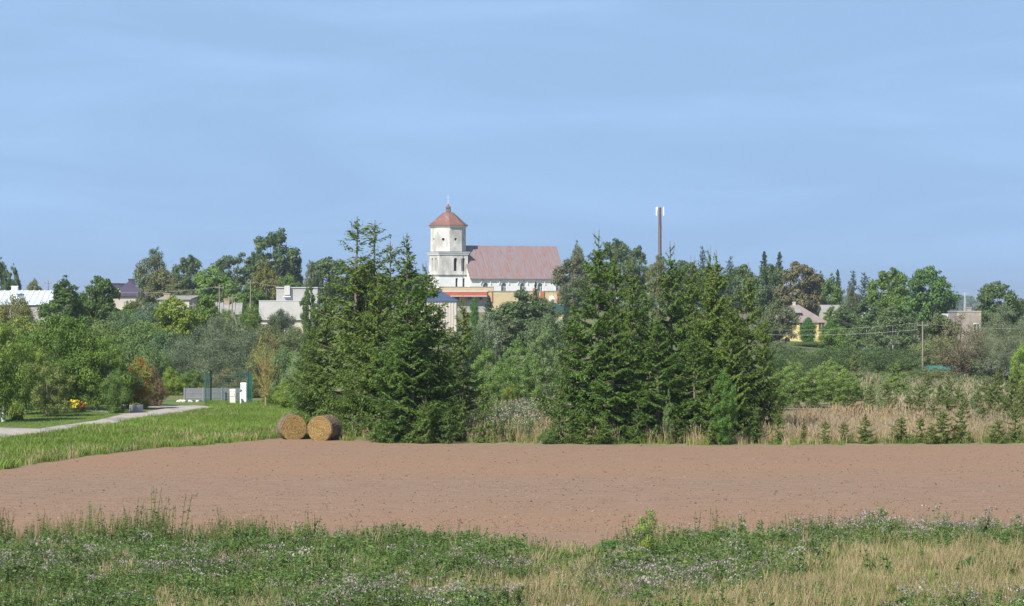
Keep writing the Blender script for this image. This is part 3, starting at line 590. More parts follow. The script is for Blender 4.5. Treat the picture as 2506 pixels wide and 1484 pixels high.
# satellite dishes
def dish(px, py, D, r, label, turn=0.5):
    x = X(px, D); root = empty('satellite_dish', (x, D, Z(py, D)), turn); tag(root, label, 'satellite dish', 'satellite dishes on the town houses')
    o = MB().ring([(r * .02, 0), (r * .5, .05 * r), (r, .22 * r)], 16, cap=False).obj('dish', PLASTIC, root); o.rotation_euler = (R(72), 0, 0)
    MB().tube([(0, 0, 0), (0, .35, -.1), (0, .35, -1.1)], .04, 5).obj('bracket', GREYTIN, root)
dish(1349, 731, 598, .62, 'grey satellite dish on the yellow brick block right of its red pier', .3)
dish(288, 712, 478, .42, 'white satellite dish beside the plum-roofed house', .6)
house('green_roofed_house', 'low house with dark green hipped roof below the yellow brick block', 'house', 1358, 430, m(62, 430), 8, 763, 741, 'hip', CREAM, GREENROOF)
# right side
root, ze, zr, g = house('yellow_house', 'yellow house with faded pink hipped roof and small dormer between thujas', 'house', 1950, 500, m(138, 500), 9, 789, 746, 'hip', YELLOW, PINKROOF, rot=-.04, chim=((m(-3, 500), 4.5, .5, 739),), chm=CONCRETE, wins=((m(60, 500), 2.6, .9, 1.5), (m(14, 500), 2.6, .9, 1.4)), frame=OCHRE)
MB().box(m(54, 500), m(64, 500), -.12, -.003, .6, 1.5).obj('ochre_panel', OCHRE, root)
zz = lambda p: Z(p, 500) - g
b = MB(); b.box(m(-4, 500), m(11, 500), 1.3, 3.2, zz(774), zz(766)); dm = b.obj('dormer', PINKROOF, root)
MB().box(m(-2, 500), m(9, 500), 1.22, 1.296, zz(773), zz(768)).obj('dormer_window', GLASS, dm)
b = MB(); b.add([(m(-6, 500), .9, zz(766)), (m(13, 500), .9, zz(766)), (m(11, 500), 3.4, zz(757)), (m(-5, 500), 3.4, zz(757)), (m(-6, 500), .9, zz(765)), (m(13, 500), .9, zz(765)), (m(11, 500), 3.4, zz(756)), (m(-5, 500), 3.4, zz(756))],
    [(0, 3, 2, 1), (4, 5, 6, 7), (0, 1, 5, 4), (1, 2, 6, 5), (2, 3, 7, 6), (3, 0, 4, 7)]); b.obj('dormer_roof', ASB, root)
house('pale_house', 'pale house half hidden by trees right of the yellow house', 'house', 2046, 560, m(58, 560), 9, 764, 748, 'gable', CREAM, ASB, wins=((m(-12, 560), 3.6, 1.2, 1.3), (m(14, 560), 3.6, 1.2, 1.3)))
house('white_house', 'small white house among the spruces on the right skyline', 'house', 2130, 580, m(42, 580), 8, 760, 751, 'gable', WHITE, ASB, wins=((m(-8, 580), 3.9, 1.2, 1.3), (m(10, 580), 3.9, 1.2, 1.3)))
house('stone_barn', 'narrow grey stone barn with lean-to roof and chimney near the right edge', 'barn', 2372, 420, m(58, 420), 9, 764.5, 763, 'flat', RUBBLE, ASB, over=.06, chim=((m(5, 420), 2, .6, 752),), wins=((m(18, 420), 3.4, .8, 1.3),))
house('tin_shed', 'low shed with white-blue tin roof left of the stone barn', 'shed', 2337, 520, m(22, 520), 8, 780, 770, 'mono', GREYWALL, WHITETIN)

# ---------------------------------------------------------------- masts, poles, wires
def mast():
    D = 900; x = X(1615, D); g = float(gz(x, D)); zz = lambda p: Z(p, D) - g
    root = empty('phone_mast', (x, D, g)); tag(root, 'tall brown phone mast with white panel antennas behind the spruces', 'mast')
    MB().ring([(.60, 0), (.50, zz(560)), (.42, zz(508))], 12).obj('pole', mat('brown_steel', (0.10, 0.062, 0.06), (0.15, 0.10, 0.095), .5), root)
    for dx, dy, w in ((-1.05, -.3, .22), (-.72, .6, .14), (1.1, -.2, .17)):
        b = MB(); b.box(dx - w, dx + w, dy - .1, dy + .1, zz(528), zz(507)); b.obj('antenna', PLASTIC, root)
    for q in (510, 526):
        for dx, dy in ((-1.05, -.3), (-.72, .6), (1.1, -.2)): MB().tube([(0, 0, zz(q)), (dx, dy + .12, zz(q))], .05, 5).obj('arm', GREYTIN, root)
    b = MB()
    for k in range(3):
        an = k * 2.094 + .4; b.tube([(0, 0, zz(540)), (math.cos(an) * 9, math.sin(an) * 9, 0)], .03, 4)
    b.obj('guy_wires', WIRE, root)
mast()
def lattice():
    D = 1100; x = X(2361, D); g = float(gz(x, D)); h = Z(716, D) - g; root = empty('lattice_mast', (x, D, g)); tag(root, 'slender pale lattice mast above the stone barn', 'mast'); b = MB(); k = 16
    L = [[(math.cos(a) * .7 * (1 - .7 * i / k), math.sin(a) * .7 * (1 - .7 * i / k), h * i / k) for i in range(k + 1)] for a in (0, 2.09, 4.19)]
    for l in L: b.tube(l, .07, 4)
    b.obj('legs', TRIM, root); b = MB()
    for i in range(k):
        for q in range(3): b.tube([L[q][i], L[(q + 1) % 3][i + 1]], .05, 4)
    b.obj('bracing', TRIM, root)
    MB().tube([(-1.6, 0, h * .95), (1.6, 0, h * .95)], .06, 4).obj('antenna_bar', TRIM, root)
lattice()
def pole(px, top, D, label, brace=None, arm=1.2, ins=2):
    x = X(px, D); g = float(gz(x, D)); h = Z(top, D) - g; root = empty('utility_pole', (x, D, g)); tag(root, label, 'utility pole', 'utility poles')
    MB().ring([(.11, -.2), (.07, h)], 8).obj('post', WOOD, root)
    if brace: MB().tube([(m(brace[0], D), .2, -.1), (0, 0, h * brace[1])], .11, 6).obj('brace', WOOD, root)
    MB().box(-arm / 2, arm / 2, -.05, .05, h - .45, h - .36).obj('crossarm', WOOD, root)
    for k in (-1, 1): MB().ring([(.05, h - .36), (.07, h - .28), (.04, h - .2)], 8, c=(k * arm * .42, 0)).obj('insulator', GREYTIN, root)
    return Vector((x, D, g + h - .25))
P1 = pole(473, 741, 400, 'short utility pole left of the small house')
P2 = pole(537, 697, 380, 'tall straight utility pole in front of the small house')
P3 = pole(568.6, 721, 360, 'utility pole with long slanting brace running down to the right', (38, .7))
P4 = pole(613, 686, 430, 'utility pole with short brace on its left, by the olive conifer', (-13, .6))
P5 = pole(2258, 787, 300, 'single utility pole among birches on the right')
P6 = pole(118, 688, 470, 'utility pole behind the pale blue shed roof')
def wire(p, q, label, sag=.6, r=.018):
    pts = [p.lerp(q, i / 10) - Vector((0, 0, sag * 4 * (i / 10) * (1 - i / 10))) for i in range(11)]
    tag(MB().tube(pts, r, 4).obj('power_line', WIRE), label, 'power line', 'power lines')
wire(P6, P2, 'power line from the shed pole to the tall straight pole', 1.2)
wire(P2 + Vector((.4, 0, -.3)), P4, 'power line between the tall straight pole and the pole with the short brace', .5)
wire(P4 + Vector((.4, 0, 0)), Vector((X(800, 430), 430, Z(703, 430))), 'power line from the short-brace pole towards the grey house', .5)
wire(P1, P3, 'power line between the short pole and the long-brace pole', .4)
wire(P1 - Vector((0, 0, .1)), Vector((X(-150, 400), 400, Z(757, 400))), 'power line running left from the short pole', .8)
wire(Vector((X(1840, 300), 300, Z(818, 300))), P5 - Vector((.5, 0, .6)), 'lower power line crossing in front of the yellow house', .3, .014)
wire(Vector((X(1840, 300), 300, Z(807, 300))), P5 - Vector((.5, 0, -.1)), 'upper power line crossing in front of the yellow house', .3, .010)
wire(P5 + Vector((.5, 0, 0)), Vector((X(2650, 300), 300, Z(792, 300))), 'power line running right from the pole among birches', .5, .010)

# ---------------------------------------------------------------- the yard
def yard():
    # green mesh fence enclosure
    D = 213; G = mat('green_fence_wire', (0.015, 0.10, 0.085), rough=.5)
    P = lambda px, d: (X(px, d), d)
    top = 2.15
    def panel(label, p0, p1, n):
        root = empty('mesh_fence_panel', (p0[0], p0[1], 0)); tag(root, label, 'fence', 'green mesh fence panels')
        v = Vector((p1[0] - p0[0], p1[1] - p0[1], 0)); b = MB()
        for t in (0, 1): MB().box(-.04, .04, -.04, .04, 0, top + .1).obj('post', G, root, tuple(v * t))
        for i in range(1, n): b.tube([v * (i / n) + Vector((0, 0, .08)), v * (i / n) + Vector((0, 0, top))], .006, 3)
        for k in range(12): z_ = .1 + k * (top - .12) / 11; b.tube([Vector((0, 0, z_)), v + Vector((0, 0, z_))], .007, 3)
        b.obj('wire_mesh', G, root)
    A, B, C_, E = P(502, 204), P(509, 216), P(605, 216), P(613, 204)
    panel('green mesh fence panel seen end-on left of the white cabinets', (X(503, 206), 206), (X(516, 213), 213), 20)
    panel('long see-through green mesh fence panel behind the white cabinets', (X(516, 213), 213), (X(608, 213), 213), 52)
    panel('green mesh fence panel seen end-on right of the tall white cabinet', (X(607, 213), 213), (X(616, 206), 206), 20)
    # grey slatted fence behind
    D = 214.5; root = empty('grey_fence', (X(451, D), D, 0)); tag(root, 'long grey panel fence behind the green mesh fence', 'fence')
    FR = mat('grey_fence_frame', (0.26, 0.27, 0.30)); GP = mat('grey_fence_panel', (0.17, 0.175, 0.19), (0.21, 0.215, 0.23), 2); w = m(140, D); z = lambda p: Z(p, D)
    MB().box(0, w, 0, .03, z(974), z(950)).obj('panel', GP, root); MB().box(0, w, -.02, .0, z(975), z(974)).obj('rail', FR, root); MB().box(0, w, -.02, .0, z(962.5), z(961.8)).obj('rail', FR, root)
    MB().box(0, w, .005, .025, .05, z(975.5)).obj('lower_panel', mat('grey_green_netting', (0.17, 0.19, 0.16)), root)
    for t in (0, .33, .66, 1): MB().box(w * t - .04, w * t + .04, -.06, -.021, 0, z(948.5)).obj('post', FR, root)
    D = 200
    def cab(px, hw, top, D, label, r=.04, grey=False):
        root = empty('utility_cabinet', (X(px, D), D, 0), -.06); tag(root, label, 'utility cabinet', 'white utility cabinets'); w = m(hw, D); t = Z(top, D); b = MB()
        M_ = PLASTIC if not grey else mat('cream_plastic', (0.68, 0.67, 0.60), rough=.5)
        b.box(-w, w, 0, .35, .02, t - .12); b.obj('cabinet_body', M_, root); MB().box(-w - .02, w + .02, -.03, .37, t - .12, t, 0, .03).obj('cabinet_lid', M_, root)
        MB().box(-w + .01, w - .01, -.012, -.001, t * .52, t * .535).obj('door_seam', DARKIRON, root) if grey else None
        MB().box(w * .6, w * .72, -.03, -.001, t * .62, t * .68).obj('latch', GREYTIN, root)
        MB().box(-w - .03, w + .03, -.03, .38, -.05, .02 + .1).obj('plinth', CONCRETE, root)
    cab(569, 6.9, 952.5, 207, 'low off-white cabinet with a dark seam across its middle', grey=True)
    cab(595.5, 7.0, 937, 208, 'tall narrow white cabinet beside the green mesh fence')
    root = empty('marker_post', (X(589, 205.5), 205.5, 0)); tag(root, 'short white marker post with blue-grey cap before the tall cabinet', 'post')
    MB().ring([(.055, 0), (.055, .98)], 10).obj('post', PLASTIC, root); MB().ring([(.12, .98), (.13, 1.03), (.09, 1.10), (.03, 1.13)], 10).obj('cap', mat('blue_grey_cap', (0.14, 0.19, 0.26)), root)
    # concrete well ring, white stones
    D = 192.5; root = empty('well_ring', (X(333.5, D), D, 0)); tag(root, 'round concrete planter ring on the grass beside the gravel road', 'planter')
    MB().ring([(.45, -.05), (.46, .46), (.40, .46), (.38, .30)], 20, cap=False).obj('ring', CONCRETE, root)
    V, Fc, t, C, Rr = crown(5, .35, .36, .0, 14, 500, .03, .4); link('plants', qmesh('planter_plants', V, Fc, [LEAF], None, t), root, (0, 0, .28), color=(.09, .12, .04))
    b = MB(); rg = random.Random(3)
    for k in range(9): cx, cy, r = rg.uniform(-.9, .9), rg.uniform(-.3, .3), rg.uniform(.08, .2); b.ring([(r * .8, 0), (r, r * .5), (r * .5, r)], 7, c=(cx, cy))
    tag(b.obj('stone_pile', mat('pale_stone', (.62, .60, .55)), None, (X(463, 212), 212, 0)), 'little heap of white stones at the foot of the grey fence', 'stones')
    # teal trailer on the right
    D = 290; root = empty('farm_trailer', (X(2312, D), D, 0), .05); tag(root, 'weathered teal farm trailer half hidden by undergrowth', 'trailer'); TE = mat('teal_paint', (0.04, 0.17, 0.155), (0.09, 0.24, 0.22), 2)
    zt, zb = Z(896, D), Z(905, D); w = m(38, D)
    b = MB(); b.box(-w, w, 0, .06, zb, zt); b.box(-w, w, 1.8, 1.86, zb, zt); b.box(-w, -w + .06, .06, 1.8, zb, zt); b.box(w - .06, w, .06, 1.8, zb, zt); b.box(-w + .06, w - .06, .06, 1.8, zb, zb + .06); b.obj('side_boards', TE, root)
    MB().box(-w, w, .1, 1.7, zb - .25, zb - .01).obj('chassis', mat('rusty_frame', (.22, .17, .14), (.3, .24, .2), 3), root)
    for q in (-.62, .62):
        for y_ in (-.12, 1.75):
            o = MB().ring([(.42, 0), (.42, .22)], 14).obj('wheel', DARKIRON, root, (w * q, y_ + .22, .42)); o.rotation_euler = (R(90), 0, 0)
    MB().tube([(-w, .9, zb - .3), (-w - 1.6, .9, .5)], .06, 5).obj('drawbar', DARKIRON, root)
yard()

# ---------------------------------------------------------------- hay bales
def bale(px, D, turn, r, label, seed):
    rg = np.random.default_rng(seed); x = X(px, D); root = empty('hay_bale', (x, D, -.05), turn); tag(root, label, 'hay bale', 'round hay bales at the field edge')
    L = 1.22; n = 48
    def ring(y, rr, off=0):
        an = np.linspace(0, 2 * np.pi, n, endpoint=False); sq = 1 - 0.09 * np.clip(-np.sin(an), 0, 1) ** 3 + .02 * np.sin(2 * an + seed)
        return np.stack([np.cos(an) * rr * sq * 1.02, np.full(n, y), np.sin(an) * rr * sq + r * .955], 1)
    V = np.concatenate([ring(0, .02), ring(-.015, r * .5), ring(0, r * .93), ring(.05, r), ring(L * .5, r * 1.015), ring(L - .05, r), ring(L, r * .93), ring(L, .02)])
    V += rg.normal(size=V.shape) * .008
    b = MB(); b.v = [tuple(v) for v in V]
    for k in range(7):
        for i in range(n): b.f.append((k * n + i, k * n + (i + 1) % n, (k + 1) * n + (i + 1) % n, (k + 1) * n + i)); b.m.append(0 if k < 2 or k == 6 else 1)
    HAY = mat('golden_hay', (0.20, 0.125, 0.045), (0.36, 0.24, 0.09), 14, bump=.6, bscale=30); OLD = mat('weathered_hay', (0.16, 0.12, 0.085), (0.27, 0.205, 0.14), 12, stretch=(1, .4, 1), bump=.7, bscale=30)
    b.obj('bale_core', [HAY, OLD], root)
    N = 3800; an = rg.random(N) * 6.283; rr = r * np.sqrt(rg.random(N)) * .97
    P = np.stack([np.cos(an) * rr, -.012 - rg.random(N) * .02, np.sin(an) * rr + r * .955], 1); T = np.stack([-np.sin(an), rg.normal(size=N) * .05, np.cos(an)], 1) + rg.normal(size=(N, 3)) * .28
    V, Fc = leaves(P, np.tile([0, -1.0, 0], (N, 1)) + rg.normal(size=(N, 3)) * .3, T, rg.uniform(.03, .09, N), .007)
    link('straw_face', qmesh('straw_face', V, Fc, [leafmat('straw', (.40, .27, .10), (.35, 1.5), .3, 0, .8, (.52, .40, .18))], None, np.repeat(np.clip(.45 + .14 * np.sin(rr * 62 + an + 2.5 * np.sin(an * 3)) + rg.normal(size=N) * .33, 0, 1), 4)), root)
    N = 3600; an = rg.random(N) * 6.283; y = rg.random(N) * L
    P = np.stack([np.cos(an) * (r + .012), y, np.sin(an) * (r + .012) + r * .955], 1); T = np.stack([-np.sin(an), rg.normal(size=N) * .35, np.cos(an)], 1) + rg.normal(size=(N, 3)) * .15
    V, Fc = leaves(P, np.stack([np.cos(an), 0 * an, np.sin(an)], 1) + rg.normal(size=(N, 3)) * .3, T, rg.uniform(.04, .10, N), .007); V[:, 2] = np.maximum(V[:, 2], .01)
    link('straw_wrap', qmesh('straw_wrap', V, Fc, [leafmat('old_straw', (.27, .205, .14), (.4, 1.4), .3, 0, .8, (.38, .32, .24))], None, np.repeat(rg.random(N), 4)), root)
bale(719, 152.4, R(14), .690, 'left round hay bale, its golden end turned a little right', 1)
bale(782, 151.2, R(-21), .690, 'right round hay bale, its tan curved side showing on the right', 2)

# ---------------------------------------------------------------- trees and shrubs: shape, picture x, top, half width, distance, colour, label
DK = (0.052, 0.095, 0.018); MG = (0.080, 0.135, 0.024); LG = (0.14, 0.20, 0.03); YG = (0.22, 0.25, 0.02); GB = (0.090, 0.115, 0.050); SG = (0.15, 0.175, 0.10); BR = (0.14, 0.12, 0.045); OL = (0.115, 0.12, 0.032); BG = (0.060, 0.100, 0.034); SP = (0.054, 0.103, 0.016); SP2 = (0.074, 0.119, 0.018)
SK = 'trees on the skyline'; GA = 'garden trees along the gravel road'; TH = 'trees between the houses'
for r in [
 # skyline left
 ('oval', 2, 638, 24, 560, BG, 'tall dark tree cut by the left picture edge', SK), ('oval', 33, 652, 17, 560, BG, 'narrow dark tree second from the left picture edge', SK),
 ('round', 84, 685, 22, 540, OL, 'small rounded olive tree above the pale blue shed roof', SK),
 ('feathery', 376, 610, 46, 600, GB, 'tall feathery grey-green tree behind the plum-roofed house', SK), ('oak', 461, 627, 36, 610, BG, 'rounded dark green tree right of the feathery grey-green one', SK),
 ('round', 398, 658, 44, 560, (0.105, 0.115, 0.045), 'broad brownish tree in front of the feathery grey-green one', TH), ('opentree', 580, 622, 58, 640, BG, 'low spreading dark tree left of the big open-crowned oak', SK),
 ('opentree', 672, 563, 62, 650, BG, 'big open-crowned oak, tallest tree on the left skyline', SK), ('opentree', 716, 618, 28, 655, BG, 'right-hand low bough-shaped tree under the big oak', SK), ('oak', 628, 612, 26, 655, BG, 'small dark tree touching the left side of the big oak', SK),
 ('round', 518, 652, 56, 520, (0.10, 0.17, 0.03), 'bright green maple with layered crown behind the utility poles', TH), ('round', 610, 700, 50, 470, (0.085, 0.15, 0.03), 'mid-green tree low behind the short-brace pole', TH),
 ('feathery', 652, 640, 40, 500, OL, 'olive conifer-like tree in front of the big oak', TH), ('round', 705, 672, 42, 520, MG, 'mid-green tree above the grey house roof', TH),
 ('feathery', 762, 640, 24, 560, GB, 'thin feathery tree left of the broad tree behind the spruces', SK), ('oak', 812, 632, 58, 570, BG, 'broad dark tree just left of the big spruces', SK),
 ('round', 440, 690, 45, 500, (0.09, 0.11, 0.045), 'low brownish tree above the low pale house', TH), ('round', 560, 705, 40, 500, MG, 'low green tree right of the tall straight pole', TH), ('round', 330, 705, 30, 560, BG, 'low tree behind the plum-roofed house', TH),
 ('round', 1000, 660, 60, 620, BG, 'tree behind the left spruces beside the belfry', SK), ('round', 900, 650, 60, 600, BG, 'tree mostly hidden behind the left spruces', SK),
 # skyline right of the church
 ('oak', 1405, 632, 46, 640, (0.085, 0.095, 0.045), 'brownish tree overlapping the right end of the church', SK), ('oval', 1412, 598, 26, 680, GB, 'slim grey-green tree just right of the church roof', SK),
 ('oak', 1502, 588, 46, 680, BG, 'rounded dark tree right of the tallest right-hand spruce', SK), ('oak', 1560, 604, 30, 690, BG, 'dark tree left of the phone mast', SK), ('feathery', 1450, 650, 40, 600, (0.09, 0.10, 0.05), 'brown-green tree behind the tallest right-hand spruce', SK),
 ('round', 1395, 690, 30, 560, GB, 'low tree hiding the last church window', TH), ('feathery', 1612, 625, 30, 640, OL, 'olive tree at the foot of the phone mast', SK),
 ('oak', 1672, 640, 50, 640, BG, 'tree behind the right spruces, right of the mast', SK), ('oak', 1735, 655, 50, 640, BG, 'tree behind the middle of the right spruces', SK), ('oak', 1815, 650, 45, 640, BG, 'tree peeping over the right end of the spruces', SK),
 ('oak', 1882, 650, 42, 600, BG, 'dark round tree under the two pointed spruces', SK), ('oak', 1955, 644, 58, 580, (0.10, 0.095, 0.045), 'large brown-leaved tree behind the yellow house', SK),
 ('oval', 2035, 678, 34, 590, MG, 'green tree right of the large brown-leaved tree', SK), ('oval', 2008, 672, 24, 610, MG, 'green tree touching the large brown-leaved tree', SK), ('feathery', 2085, 700, 26, 560, (0.085, 0.10, 0.05), 'brown-green tree below the pointed spruces on the right', SK),
 ('oak', 2178, 659, 50, 570, MG, 'rounded mid-green tree left of the large dark green oak', SK), ('oak', 2275, 655, 58, 540, (0.055, 0.115, 0.025), 'large dark green oak near the right edge', SK), ('round', 2205, 700, 48, 560, MG, 'low mid-green tree between two big oaks on the right', SK),
 ('oak', 2442, 692, 56, 480, BG, 'solitary dark tree on the skyline at the right edge', SK), ('oval', 2120, 735, 42, 540, BG, 'dark tree in front of the small white house', TH), ('oval', 2036, 750, 20, 540, MG, 'narrow green tree hiding the left half of the pale house', TH), ('oval', 2062, 745, 30, 545, BG, 'dark green tree before the pale house', TH),
 ('oak', 2512, 728, 45, 500, GB, 'tree cut by the right picture edge behind the silver willow', SK),
 # between the houses, left
 ('oval', 160, 684, 58, 370, DK, 'left one of two big dark trees before the plum-roofed house', TH), ('oak', 243, 679, 50, 380, DK, 'right one of two big dark trees before the plum-roofed house', TH), ('round', 200, 722, 44, 390, MG, 'green tree filling the gap between two big dark trees', TH),
 ('bush', 32, 722, 46, 330, OL, 'brownish bush in front of the pale blue shed', TH), ('feathery', 346, 712, 24, 400, GB, 'feathery grey-green tree right of the plum-roofed house', TH), ('bush', 365, 742, 44, 370, (0.075, 0.12, 0.07), 'blue-grey bush left of the yellow-green tree', TH),
 ('round', 425, 728, 60, 340, (0.125, 0.175, 0.022), 'yellow-green tree left of the small house', TH), ('round', 503, 726, 42, 345, MG, 'green tree right of the yellow-green one', TH), ('round', 320, 740, 34, 400, MG, 'green bush before the plum-roofed house wall', TH),
 ('bush', 688, 757, 30, 380, (0.06, 0.085, 0.045), 'dark scraggy bush in front of the grey house wall', TH), ('oval', 756, 700, 22, 360, DK, 'dark narrow tree between the grey house and the spruces', TH), ('bush', 608, 752, 30, 380, MG, 'green bush left of the grey house', TH), ('bush', 590, 735, 30, 440, MG, 'green bush behind the long-brace pole', TH),
 ('bush', 548, 757, 34, 400, MG, 'green bush hiding the wall of the small house', TH), ('bush', 415, 742, 44, 430, MG, 'green bush hiding the wall of the low house', TH), ('bush', 560, 775, 60, 310, GB, 'grey-green bush under the small house', TH), ('bush', 640, 795, 55, 330, (0.10, 0.12, 0.05), 'olive bush in front of the grey house', TH), ('bush', 720, 800, 40, 320, (0.10, 0.13, 0.05), 'olive-green bush right below the grey house', TH),
 ('bush', 60, 775, 90, 300, (0.12, 0.15, 0.03), 'yellowing bush row left of the dark trees', TH), ('bush', 240, 785, 80, 300, (0.09, 0.13, 0.035), 'green bush under the two big dark trees', TH), ('bush', 340, 785, 70, 300, (0.09, 0.14, 0.04), 'bright bush behind the orchard, left of the willow', TH), ('bush', 300, 760, 40, 350, (0.07, 0.12, 0.05), 'bush with grey leaves below the dark trees', TH),
 # hedge belt left
 ('willow', 527, 778, 112, 255, (0.095, 0.125, 0.075), 'large silver-green willow behind the grey fence', TH), ('bush', 425, 812, 60, 265, (0.065, 0.11, 0.05), 'dark green bush left of the large willow', TH), ('bush', 655, 845, 50, 250, (0.10, 0.13, 0.05), 'light olive bush right of the large willow', TH),
 ('bush', 380, 850, 45, 240, (0.075, 0.125, 0.04), 'mid-green bush left of the fence', TH), ('shrub', 420, 900, 32, 228, LG, 'bright green shrub at the left end of the grey fence', TH), ('shrub', 470, 905, 34, 230, (0.09, 0.15, 0.035), 'green shrub above the grey fence', TH), ('shrub', 555, 905, 48, 229, BR, 'brown-tinged shrub behind the mesh fence', TH), ('shrub', 620, 915, 30, 222, OL, 'olive shrub at the right end of the fence', TH),
 ('bush', 330, 830, 60, 245, (0.08, 0.13, 0.04), 'dense green bush behind the orange-red shrub', TH), ('bush', 700, 850, 45, 235, (0.09, 0.14, 0.05), 'bush behind the lichen-covered tree', TH), ('bush', 230, 800, 60, 260, (0.11, 0.16, 0.035), 'bush rising behind the apple trees', TH), ('bush', 130, 800, 60, 260, (0.11, 0.15, 0.03), 'green-yellow bush behind the tallest apple tree', TH)]:
    plant(r[0], r[1], r[2], r[3], r[4], r[5], r[6], 'tree' if r[0] not in ('bush', 'shrub', 'hedge') else 'bush', 'tree' if r[0] not in ('bush', 'shrub', 'hedge') else 'bush', r[7])
for r in [
 # orchard
 ('apple', 8, 792, 76, 176, (0.105, 0.165, 0.026), 'apple tree cut by the left edge with low boughs', 'tree'), ('apple', 145, 770, 112, 196, (0.070, 0.125, 0.02), 'tallest dark green apple tree by the gravel road', 'tree'),
 ('appleopen', 62, 840, 74, 188, (0.12, 0.175, 0.03), 'light green apple tree second from the left', 'tree'), ('appleopen', 115, 885, 66, 184, (0.115, 0.145, 0.035), 'brown-tinged apple tree overhanging the shaded lawn', 'tree'),
 ('apple', 236, 825, 78, 195, (0.09, 0.15, 0.022), 'green apple tree next to the orange-red shrub', 'tree'), ('shrub', 285, 905, 34, 190, (0.085, 0.145, 0.03), 'dark low shrub touching the ground by the garden path', 'bush'),
 ('shrub', 335, 872, 42, 198, (0.14, 0.15, 0.03), 'shrub with orange and red autumn leaves', 'bush'), ('shrub', 378, 898, 26, 203, (0.14, 0.10, 0.055), 'brown dying shrub right of the orange-red one', 'bush'),
 ('bush', 200, 850, 60, 214, (0.06, 0.115, 0.03), 'dark bush in the shade behind the garden path', 'bush'), ('shrub', 165, 935, 50, 208, (0.05, 0.095, 0.022), 'low dark shrub beneath the tallest apple tree', 'bush'), ('shrub', 245, 940, 46, 207, (0.06, 0.105, 0.025), 'low dark shrub beneath the apple tree by the garden path', 'bush'), ('shrub', 95, 945, 44, 209, (0.055, 0.10, 0.025), 'low dark shrub behind the yellow and orange flowers', 'bush'), ('bush', 90, 860, 70, 214, (0.06, 0.11, 0.03), 'dark bush behind the light green apple tree', 'bush'), ('shrub', 372, 950, 30, 206, (0.08, 0.14, 0.05), 'low green shrub at the back of the yard', 'bush'), ('shrub', 320, 945, 34, 208, (0.05, 0.10, 0.03), 'low dark shrub behind the planter ring', 'bush')]:
    plant(r[0], r[1], r[2], r[3], r[4], r[5], r[6], r[7], r[7], GA)
plant('sparse', 650, 800, 38, 201, (0.17, 0.16, 0.05), 'half-bare tree with orange lichen on its branches', 'tree', 'tree', None)
for px, top, hw, D, c, l in [(700, 930, 34, 196, LG, 'bright green shrub left of the big spruces'), (735, 900, 34, 190, (0.10, 0.165, 0.04), 'taller green shrub touching the big spruces'), (672, 948, 24, 204, MG, 'small green shrub at the foot of the lichen-covered tree'), (725, 860, 34, 215, (0.13, 0.18, 0.08), 'silvery leaved shrub behind the big spruces')]:
    plant('shrub', px, top, hw, D, c, l, 'bush', 'bush', 'shrubs beside the left spruces')
# middle ground between and right of the spruces
MI = 'young trees between the spruce groups'
for r in [('round', 1282, 712, 82, 350, (0.075, 0.115, 0.045), 'wide bushy tree below the church windows'), ('feathery', 1195, 768, 34, 300, (0.145, 0.18, 0.11), 'silver willow with drooping pale twigs left of the wide bushy tree'), ('oval', 1228, 770, 40, 330, GB, 'grey-green tree behind the silver willow'), ('bush', 1340, 770, 50, 300, (0.08, 0.12, 0.05), 'grey-green bush right of the wide bushy tree'),
          ('birch', 1352, 735, 34, 330, GB, 'thin birch before the green-roofed house'), ('bush', 1150, 800, 50, 280, (0.07, 0.11, 0.045), 'dark bush behind the small spruce by the corrugated hall'),
          ('aspen', 1268, 825, 40, 195, (0.095, 0.165, 0.04), 'tallest young aspen between the spruce groups'), ('aspen', 1192, 848, 42, 190, (0.105, 0.175, 0.04), 'young aspen right of the left spruces'), ('aspen', 1335, 800, 42, 215, (0.11, 0.165, 0.06), 'blue-green young aspen left of the right spruces'), ('aspen', 1230, 880, 38, 184, (0.095, 0.16, 0.038), 'shorter young aspen in the middle of the gap'), ('aspenthin', 1310, 870, 32, 186, (0.10, 0.165, 0.04), 'slim young aspen in the gap between spruce groups'), ('shrub', 1250, 938, 22, 180, (0.13, 0.165, 0.03), 'small yellowing shrub under the aspens')]:
    plant(r[0], r[1], r[2], r[3], r[4], r[5], r[6], 'tree' if r[0] not in ('bush', 'shrub') else 'bush', 'tree' if r[0] not in ('bush', 'shrub') else 'bush', MI)
RI = 'trees and bushes of the right-hand meadow'
